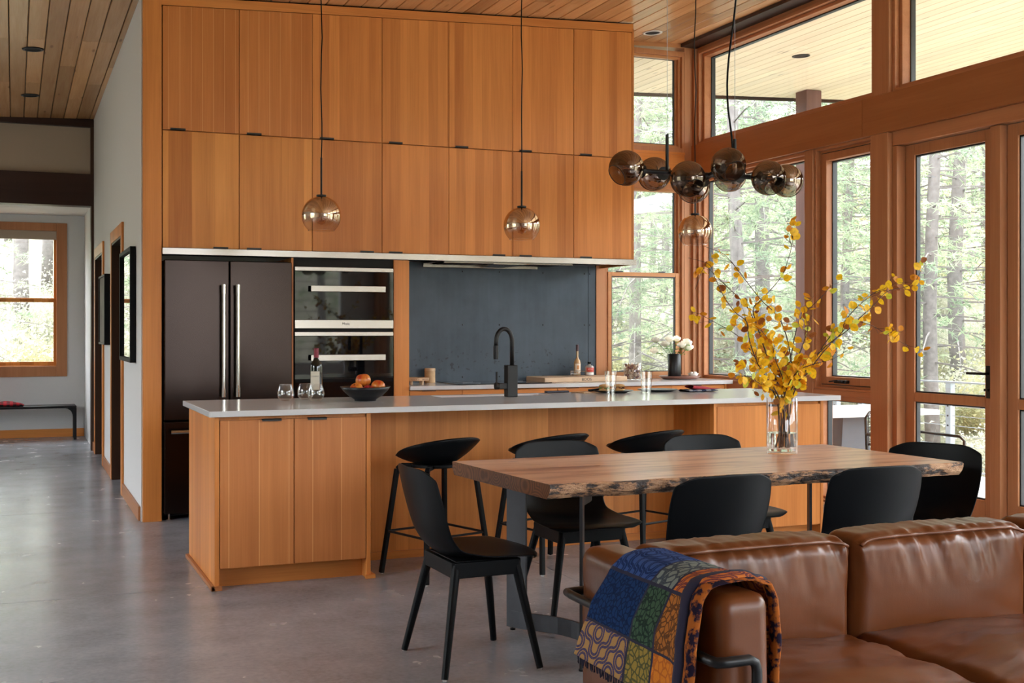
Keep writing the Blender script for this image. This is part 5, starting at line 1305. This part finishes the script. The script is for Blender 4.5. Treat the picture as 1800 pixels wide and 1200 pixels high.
for k in range(110):
    a = r4.uniform(0, 2*PI); r_ = .058*r4.random()**.5; z = .020+.105*r4.random(); d = Vector((r4.uniform(-1, 1), r4.uniform(-1, 1), r4.uniform(-1, 1))).normalized()*.016; p = Vector((r_*math.cos(a), r_*math.sin(a), z))
    mb.cm = k % 3; mb.tube([p-d, p+d], .0095, 8)
mb.obj('corks', [plain('cork', (.42, .27, .17), .8), plain('wine_cork', (.22, .08, .07), .8), plain('light_cork', (.60, .45, .32), .8)], jar, kind='stuff')
ty = thing('serving_tray', 'shallow brown oval tray under the rose vase', 'tray', (5.31, 8.98, ZC))
mb = MB().lathe([(.001, .004), (.14, .004), (.145, 0), (.155, .002), (.195, .026), (.192, .029), (.15, .010), (.001, .009)], n=48)
tb_ = mb.obj('tray_body', plain('brown_lacquer', (.20, .085, .06), .35), ty, smooth=True); tb_.scale = (1, .72, 1)
rv = thing('rose_vase', 'matt black cylinder vase holding white roses', 'vase', (5.285, 9.03, ZC+.010))
MB().lathe([(.001, 0), (.056, 0), (.057, .002), (.057, .205), (.055, .207), (.053, .205), (.053, .02), (.001, .02)], n=40).obj('vase_body', M['bowl'], rv, smooth=True)
petal = needle('white_rose_petal', (.95, .93, .84), (.95, .90, .80)); green = needle('rose_leaf', (.10, .24, .04), (.16, .34, .07)); stemm = plain('rose_stem', (.05, .10, .03), .6)
roses = [(-.175, .335), (-.195, .245), (-.10, .30), (-.055, .345), (-.04, .31), (.035, .345), (.055, .29), (.13, .31), (.145, .27)]
rlab = ['leftmost of the high white roses in the black vase', 'lowest white rose, drooping at the far left', 'white rose bud just right of the leftmost pair', 'tall white rose left of the middle', 'middle white rose bloom, lower than its neighbour',
        'tallest white rose right of the middle', 'small white bud under the tallest rose', 'largest open white rose at the right', 'lower white rose at the far right above the leaves']
r5 = random.Random(2)
for ri_, (dx, dz) in enumerate(roses):
    bx_ = .03*(1 if dx > 0 else -1)*abs(dx)/.2; base = Vector((5.285+bx_, 9.03+r5.uniform(-.02, .02), ZC+.06)); top = Vector((5.285+dx*.92, 9.03+r5.uniform(-.06, .05), ZC+.0+dz))
    ro = thing('white_rose', rlab[ri_], 'flower', base, 0, 'white roses in the black vase')
    tp = top-base
    MB().tube([(0, 0, 0), tp*.5+Vector((tp.x*.0-.25*tp.x, 0, .03)), tp], .0022, 6).obj('stem', stemm, ro, smooth=True)
    big = .046 if dx > .1 else .036
    mb = MB()
    for ring_, (rad, hh, n_) in enumerate(((.35, 1.0, 3), (.65, .9, 5), (1., .7, 6))):
        for k in range(n_):
            a = 2*PI*k/n_+ring_*.5+r5.random()*.3
            def pet(u, v, a=a, rad=rad, hh=hh):
                s = (u-.5)*2.1/ (1+ring_*.15); ang = a+s*.62; rr_ = big*rad*(.25+.85*math.sin(min(1, v)*PI*.62)); 
                return (tp.x+rr_*math.cos(ang), tp.y+rr_*math.sin(ang), tp.z-big*.6+big*1.5*hh*v-(.25*big*abs(s)**2)*v)
            mb.grid(pet, 5, 5)
    mb.ball(tp, big*.35, 8); mb.obj('bloom', petal, ro, smooth=True, fix=False)
    mb = MB()
    for k in range(4):
        f = r5.uniform(.66, .92); p = tp*f; a = r5.uniform(0, 2*PI); L_ = .085
        def lfn(u, v, p=p, a=a): 
            hw = .021*math.sin(PI*max(.02, min(.98, v))); return (p.x+math.cos(a)*L_*v-math.sin(a)*hw*(u-.5)*2, p.y+math.sin(a)*L_*v+math.cos(a)*hw*(u-.5)*2, p.z+.03*v-.03*v*v)
        mb.grid(lfn, 2, 6)
    mb.obj('leaf', green, ro, smooth=True, fix=False)
gb = thing('garlic_bowl', 'tiny white bowl of garlic on the tray', 'bowl', (5.43, 8.96, ZC+.010))
MB().lathe([(.001, .004), (.022, .002), (.030, .008), (.048, .038), (.046, .038), (.026, .012), (.001, .008)], n=28).obj('bowl_body', M['white_cer'], gb, smooth=True)
for (x, y, s_) in ((-.018, 0, .02), (.02, .008, .022), (0, -.02, .017)):
    MB().ball((x, y, .036), s_, 12, (1, 1, .85)).obj('garlic_bulb', M['white_cer'], gb, smooth=True)

# ------------------------------------------------------------------ terrace
dk = MB().box(5.79, 8.85, RY, 11.6, -.25, -.12).box(.9, 5.79, 9.42, 11.6, -.25, -.12).obj('terrace_deck', M['deck']); tag(dk, 'pale terrace deck outside the windows', 'deck', kind='structure')
cl = MB().box(8.07, 8.27, 10.93, 11.13, -.12, cz(8.1)-.002).obj('terrace_post', M['col'], bevel=.004); tag(cl, 'square brown wooden post holding up the terrace roof', 'post', kind='structure')
rl = thing('cable_railing', 'grey steel cable railing around the terrace', 'railing', (8.7, 8.0, -.12)); o = (8.7, 8.0, -.12)
ysr = [11.22, 10.78, 9.42, 7.6, 5.8, 4.0, 2.2]
for y in ysr:
    p_ = MB(o).box(8.67, 8.73, y-.035, y+.035, -.12, .80).obj('post', M['rail'], rl, bevel=.003)
    mb = MB(o)
    for k in range(8): mb.ball((8.668, y, -.02+k*.098), .010, 8)
    mb.obj('cable_fitting', M['raw_steel'], p_)
for x in (7.2, 5.6, 4.0):
    MB(o).box(x-.03, x+.03, 11.25, 11.31, -.12, .80).obj('post', M['rail'], rl, bevel=.003)
MB(o).box(8.665, 8.735, 2.0, 11.3, .80, .815).obj('top_rail', M['rail'], rl); MB(o).box(2.0, 8.735, 11.245, 11.315, .80, .815).obj('top_rail', M['rail'], rl)
MB(o).box(8.68, 8.72, 2.0, 11.3, -.075, -.06).obj('bottom_rail', M['rail'], rl)
for k in range(8):
    z = -.02+k*.098
    MB(o).tube([(8.7, 2.0, z), (8.7, 11.28, z)], .0035, 5).obj('cable', M['rail'], rl); MB(o).tube([(2.0, 11.28, z), (8.7, 11.28, z)], .0035, 5).obj('cable', M['rail'], rl)
tt = thing('terrace_table', 'pale topped terrace table on grey steel pedestals', 'table', (6.62, 8.38, -.12))
MB().box(-.72, .62, -.42, .42, .735, .775).obj('table_top', M['deck'], tt, bevel=.004)
MB().hexa([(-.26, -.2, 0), (.12, -.2, 0), (.12, .2, 0), (-.26, .2, 0)], [(-.18, -.16, .735), (.07, -.16, .735), (.07, .16, .735), (-.18, .16, .735)]).obj('pedestal', plain('grey_steel_pedestal', (.045, .045, .055), .5, 0, nz=.2), tt, bevel=.004)
def oc(x, y, rz, lab):
    t_ = thing('terrace_chair', lab, 'chair', (x, y, -.12), rz, 'terrace armchairs')
    mb = MB()
    for sx in (-1, 1):
        mb.tube([(sx*.26, -.22, 0), (sx*.26, -.23, .42), (sx*.25, -.26, .78), (sx*.20, -.27, .82)], .012, 8); mb.tube([(sx*.26, .24, 0), (sx*.27, .22, .62), (sx*.27, .18, .65), (sx*.26, -.24, .66)], .012, 8)
        mb.tube([(sx*.26, -.22, .43), (sx*.26, .23, .43)], .010, 8)
    mb.tube([(-.20, -.27, .82), (.20, -.27, .82)], .012, 8); mb.tube([(-.25, -.235, .58), (.25, -.235, .58)], .010, 8); mb.tube([(-.26, .23, .43), (.26, .23, .43)], .010, 8)
    mb.obj('chair_frame', M['black_metal'], t_, smooth=True)
    mb = MB()
    for k in range(17):
        x_ = -.235+k*.0294; mb.tube([(x_, -.238, .585), (x_*.9, -.268, .815)], .0035, 4)
    for k in range(10):
        z = .60+k*.022; mb.tube([(-.24, -.245, z), (.24, -.245, z)], .0035, 4)
    mb.obj('woven_back', M['black_metal'], t_, kind='stuff')
    mb = MB()
    for k in range(17): x_ = -.25+k*.031; mb.tube([(x_, -.22, .435), (x_, .23, .435)], .004, 4)
    for k in range(15): y_ = -.21+k*.031; mb.tube([(-.26, y_, .437), (.26, y_, .437)], .004, 4)
    mb.obj('woven_seat', M['black_metal'], t_, kind='stuff')
    return t_
c1 = oc(6.27, 7.15, PI+.1, 'black woven terrace armchair beside the terrace table, seen left of the wide post')

# ------------------------------------------------------------------ hillside, trees
def hill():
    def f(u, v):
        x = -60+150*u; y = -40+150*v
        d = max(abs(x-3)-9 if x > 3 else abs(x-3)-9, y-18 if y > 5 else 5-y-12, 0)
        d = max(0, math.hypot(max(0, x-9.5, -7-x), max(0, y-18, -6-y)))
        z = -1.3+.28*d-.0012*d*d + .9*noise.noise(Vector((x*.08, y*.08, 0)))*min(1, d/4)+.25*noise.noise(Vector((x*.5, y*.5, 0)))*min(1, d/3)
        if -7 < x < 9.5 and y < 18: z = min(z, -.6)
        return (x, y, z)
    m, nt = nmat('dry_grass_slope'); b = NB(nt); p = b.n('ShaderNodeTexCoord').outputs['Object']
    n1 = b.noise(p, .5, 5, .65); n2 = b.noise(p, 7., 4, .7)
    c = b.ramp(b.m('ADD', b.m('MULTIPLY', n1, .5), b.m('MULTIPLY', n2, .5)), [(.35, (.15, .18, .11)), (.5, (.32, .31, .23)), (.65, (.50, .46, .39))])
    b.bsdf(c, .95, 0, .1, bump=n2, bs=1., bd=.15)
    ob = MB().grid(f, 110, 110).obj('hillside', m, smooth=True, fix=False); tag(ob, 'dry grassy wooded hillside outside', 'ground', kind='structure'); return f
hf = hill()
def gz(x, y): 
    u = (x+60)/150; v = (y+40)/150; return hf(u, v)[2]
def tree_meshes(seed, H=13., nb=120, droop=.25, lo=.12, yel=False, dens=1.0):
    r_ = random.Random(seed); tk = MB(); pts = []
    for i in range(12):
        f = i/11; pts.append((.15*noise.noise(Vector((f*3, seed, 0))), .15*noise.noise(Vector((f*3, seed, 9))), H*f))
    tk.tube(pts, [.105*(1-.85*i/11)+.01 for i in range(12)], 10)
    bn = MB(); fv = []; ff = []
    for k in range(nb):
        f = lo+(1-lo)*(k+.5)/nb; z = H*f; a = k*2.4+r_.uniform(-.4, .4)
        i0 = min(10, int(f*11)); g = f*11-i0; c = Vector(pts[i0])*(1-g)+Vector(pts[i0+1])*g
        L_ = (2.6*(1-f)**.75+.25)*r_.uniform(.6, 1.1); up = .15-droop+.5*f
        d = Vector((math.cos(a), math.sin(a), up)); bp = [c+d*L_*t+Vector((0, 0, -.35*L_*t*t*(droop*2))) for t in (0, .35, .7, 1.)]
        bn.tube(bp, [.020*(1-f*.6), .013, .008, .003], 4, cap=False)
        nt_ = int(L_*17*dens)
        if f < .24 and r_.random() < .55: nt_ = 0
        for q in range(nt_):
            t = .22+.78*r_.random(); i1 = 0 if t < .35 else (1 if t < .7 else 2); tt_ = (0, .35, .7, 1.)
            g2 = (t-tt_[i1])/(tt_[i1+1]-tt_[i1]); p = bp[i1]*(1-g2)+bp[i1+1]*g2
            side = Vector((-math.sin(a), math.cos(a), 0))*r_.uniform(-1, 1)*(.34*L_*(1-t*.6)+.05)
            p = p+side+Vector((0, 0, r_.uniform(-.08, .06)))
            for w_ in range(8):
                dd = Vector((r_.gauss(0, 1), r_.gauss(0, 1), r_.gauss(0, .7)-.1)).normalized(); l = r_.uniform(.07, .15); sd_ = dd.cross(Vector((r_.random(), r_.random(), r_.random()))).normalized()*.0085
                n = len(fv); fv += [p-sd_, p+sd_, p+dd*l]; ff.append((n, n+1, n+2))
    fm = MB(); fm.add(fv, ff)
    return tk.mesh('trunk', M['bark'], True), bn.mesh('branches', M['bark'] if not yel else M['twig']), fm.mesh('needles', M['needle2'] if yel else M['needle'])
TM = [tree_meshes(1, 13, 130), tree_meshes(2, 15, 150, .35), tree_meshes(3, 11, 120, .2, .08), tree_meshes(5, 9, 110, .3, .03, True), tree_meshes(8, 16, 90, .3, .42)]
def tree(ti, x, y, s, rz, label, group=None, sx=1.):
    t_ = thing('pine_tree', label, 'tree', (x, y, gz(x, y)-.15), rz, group); t_.scale = (s*sx, s*sx, s)
    for nm_, me in zip(('trunk', 'branches', 'needles'), TM[ti]):
        o_ = bpy.data.objects.new(nm_, me); C.objects.link(o_); o_.parent = t_
        if nm_ == 'needles': o_['kind'] = 'stuff'
    return t_
named = [(1, 9.12, 16.8, 1.0, .3, 'grey barked pine trunk seen through the double hung back window', 1.0), (1, 10.97, 16.05, 1.05, 1.9, 'pine trunk standing just outside the large fixed window', 1.2), (0, 15.47, 19.55, .9, 4., 'green fir seen through the casement window', 1.),
         (0, 11.9, 13.2, .95, 2.2, 'pine with drooping boughs seen through the terrace door', 1.), (0, 13.2, 21.5, 1.1, 1., 'full green fir behind the large fixed window, left part', 1.), (2, 16.6, 22.5, 1.2, 1., 'full green fir behind the casement window', 1.), (0, 9.6, 19.5, 1.0, 2.5, 'bushy fir behind the double hung back window', 1.), (2, 15.6, 16.6, 1.3, 1.5, 'leafy fir behind the upper part of the terrace door', 1.), (4, .17, 27.0, 1., 0, 'bare lower trunk left of centre in the hall window', 1.5), (4, .72, 31.0, 1., 2, 'thinner trunk at the right side of the hall window', 1.2)]
for ti, x, y, s, rz, lab, sx in named: tree(ti, x, y, s, rz, lab, None, sx)
r6 = random.Random(21); placed = [(n[1], n[2]) for n in named]; cntt = 0
for tries in range(4000):
    if cntt >= 118: break
    d = r6.uniform(16, 62)**1.0; a = r6.uniform(-.12, 1.02) if r6.random() < .9 else r6.uniform(-.1, 1.)
    x, y = d*math.sin(a), d*math.cos(a)
    if x < 10.6 and y < 13.5: continue
    if x < 8 and y < 19 : continue
    if abs(x-.4) < 1.6 and y < 34 : continue
    if any(math.hypot(x-p, y-q) < 2.1+d*.02 for p, q in placed): continue
    placed.append((x, y)); cntt += 1
    ti = r6.choices([0, 1, 2, 3], [3, 3, 3, 1.6])[0]; ratio = x/y
    zone = ('outside the far hall window', 'hidden behind the kitchen cabinets', 'beyond the back windows', 'beyond the large fixed window', 'beyond the casement window', 'beyond the terrace doors')[sum(ratio > q for q in (.04, .50, .62, .76, .84))]
    far = ('near', 'in the middle distance', 'far up the slope')[sum(d > q for q in (28, 44))]
    tree(ti, x, y, r6.uniform(.75, 1.2), r6.uniform(0, 6), '%s %s, %s' % (('green pine', 'drooping pine', 'low branched pine', 'yellowing pine')[ti], zone, far), 'pines of the hillside forest')
for (x, y) in ((-14, -12), (-9, -14), (-3, -13), (2, -15), (7, -12), (-14, 3), (-15, 8), (-13, 14), (14, -4), (15, 2), (16, 6), (-12, 22), (-5, 30)):
    tree(r6.randrange(4), x, y, r6.uniform(.8, 1.1), r6.uniform(0, 6), 'pine out of view %s of the house' % ('behind the camera end' if y < -10 else ('left' if x < 0 else 'right')), 'pines around the house')
# shrubs
def shrub_mesh(seed, mat):
    r_ = random.Random(seed); v = []; f = []; 
    for k in range(70):
        a = r_.uniform(0, 2*PI); l = r_.uniform(.5, 1.1); d = Vector((math.cos(a)*r_.uniform(.1, .8), math.sin(a)*r_.uniform(.1, .8), 1)).normalized()
        p = Vector((r_.uniform(-.3, .3), r_.uniform(-.3, .3), 0)); q = p+d*l; s = Vector((-math.sin(a), math.cos(a), 0))*.006
        n = len(v); v += [p-s, p+s, q]; f.append((n, n+1, n+2))
        for w_ in range(22):
            t = r_.uniform(.25, 1); c = p+(q-p)*t+Vector((r_.gauss(0, .09), r_.gauss(0, .09), r_.gauss(0, .06))); dd = Vector((r_.gauss(0, 1), r_.gauss(0, 1), r_.gauss(0, 1))).normalized()*.045; e = dd.cross(Vector((.3, .5, .8))).normalized()*.022
            n = len(v); v += [c-e, c+dd, c+e]; f.append((n, n+1, n+2))
    mb = MB(); mb.add(v, f); return mb.mesh('shrub', mat)
SMs = [shrub_mesh(1, M['shrub']), shrub_mesh(2, M['shrub']), shrub_mesh(3, M['needle2'])]
SV = [([v.co.copy() for v in m_.vertices], [tuple(p.vertices) for p in m_.polygons]) for m_ in SMs]
bv, bf, bm_i = [], [], []; k = 0
for tries in range(900):
    if k >= 170: break
    a = r6.uniform(-.1, 1.0); d = r6.uniform(12.5, 32); x, y = d*math.sin(a), d*math.cos(a)
    if x < 9.4 and y < 12.3: continue
    if x < 7 and y < 17.5 and x > -4: continue
    k += 1; s_ = r6.uniform(.8, 1.7); ti = r6.choice([0, 0, 1, 1, 2]); mt = Matrix.Translation((x, y, gz(x, y)-.05)) @ Matrix.Rotation(r6.uniform(0, 6), 4, 'Z') @ Matrix.Scale(s_, 4)
    n = len(bv); bv += [tuple(mt @ v) for v in SV[ti][0]]; bf += [tuple(i+n for i in f) for f in SV[ti][1]]; bm_i += [1 if ti == 2 else 0]*len(SV[ti][1])
me = bpy.data.meshes.new('dry_brush'); me.from_pydata(bv, [], bf); me.materials.append(M['shrub']); me.materials.append(M['needle2']); me.polygons.foreach_set('material_index', bm_i)
for m_ in SMs: bpy.data.meshes.remove(m_)
o_ = bpy.data.objects.new('dry_brush', me); C.objects.link(o_); tag(o_, 'pale dry brush covering the slope beyond the terrace', 'brush', None, 'stuff')
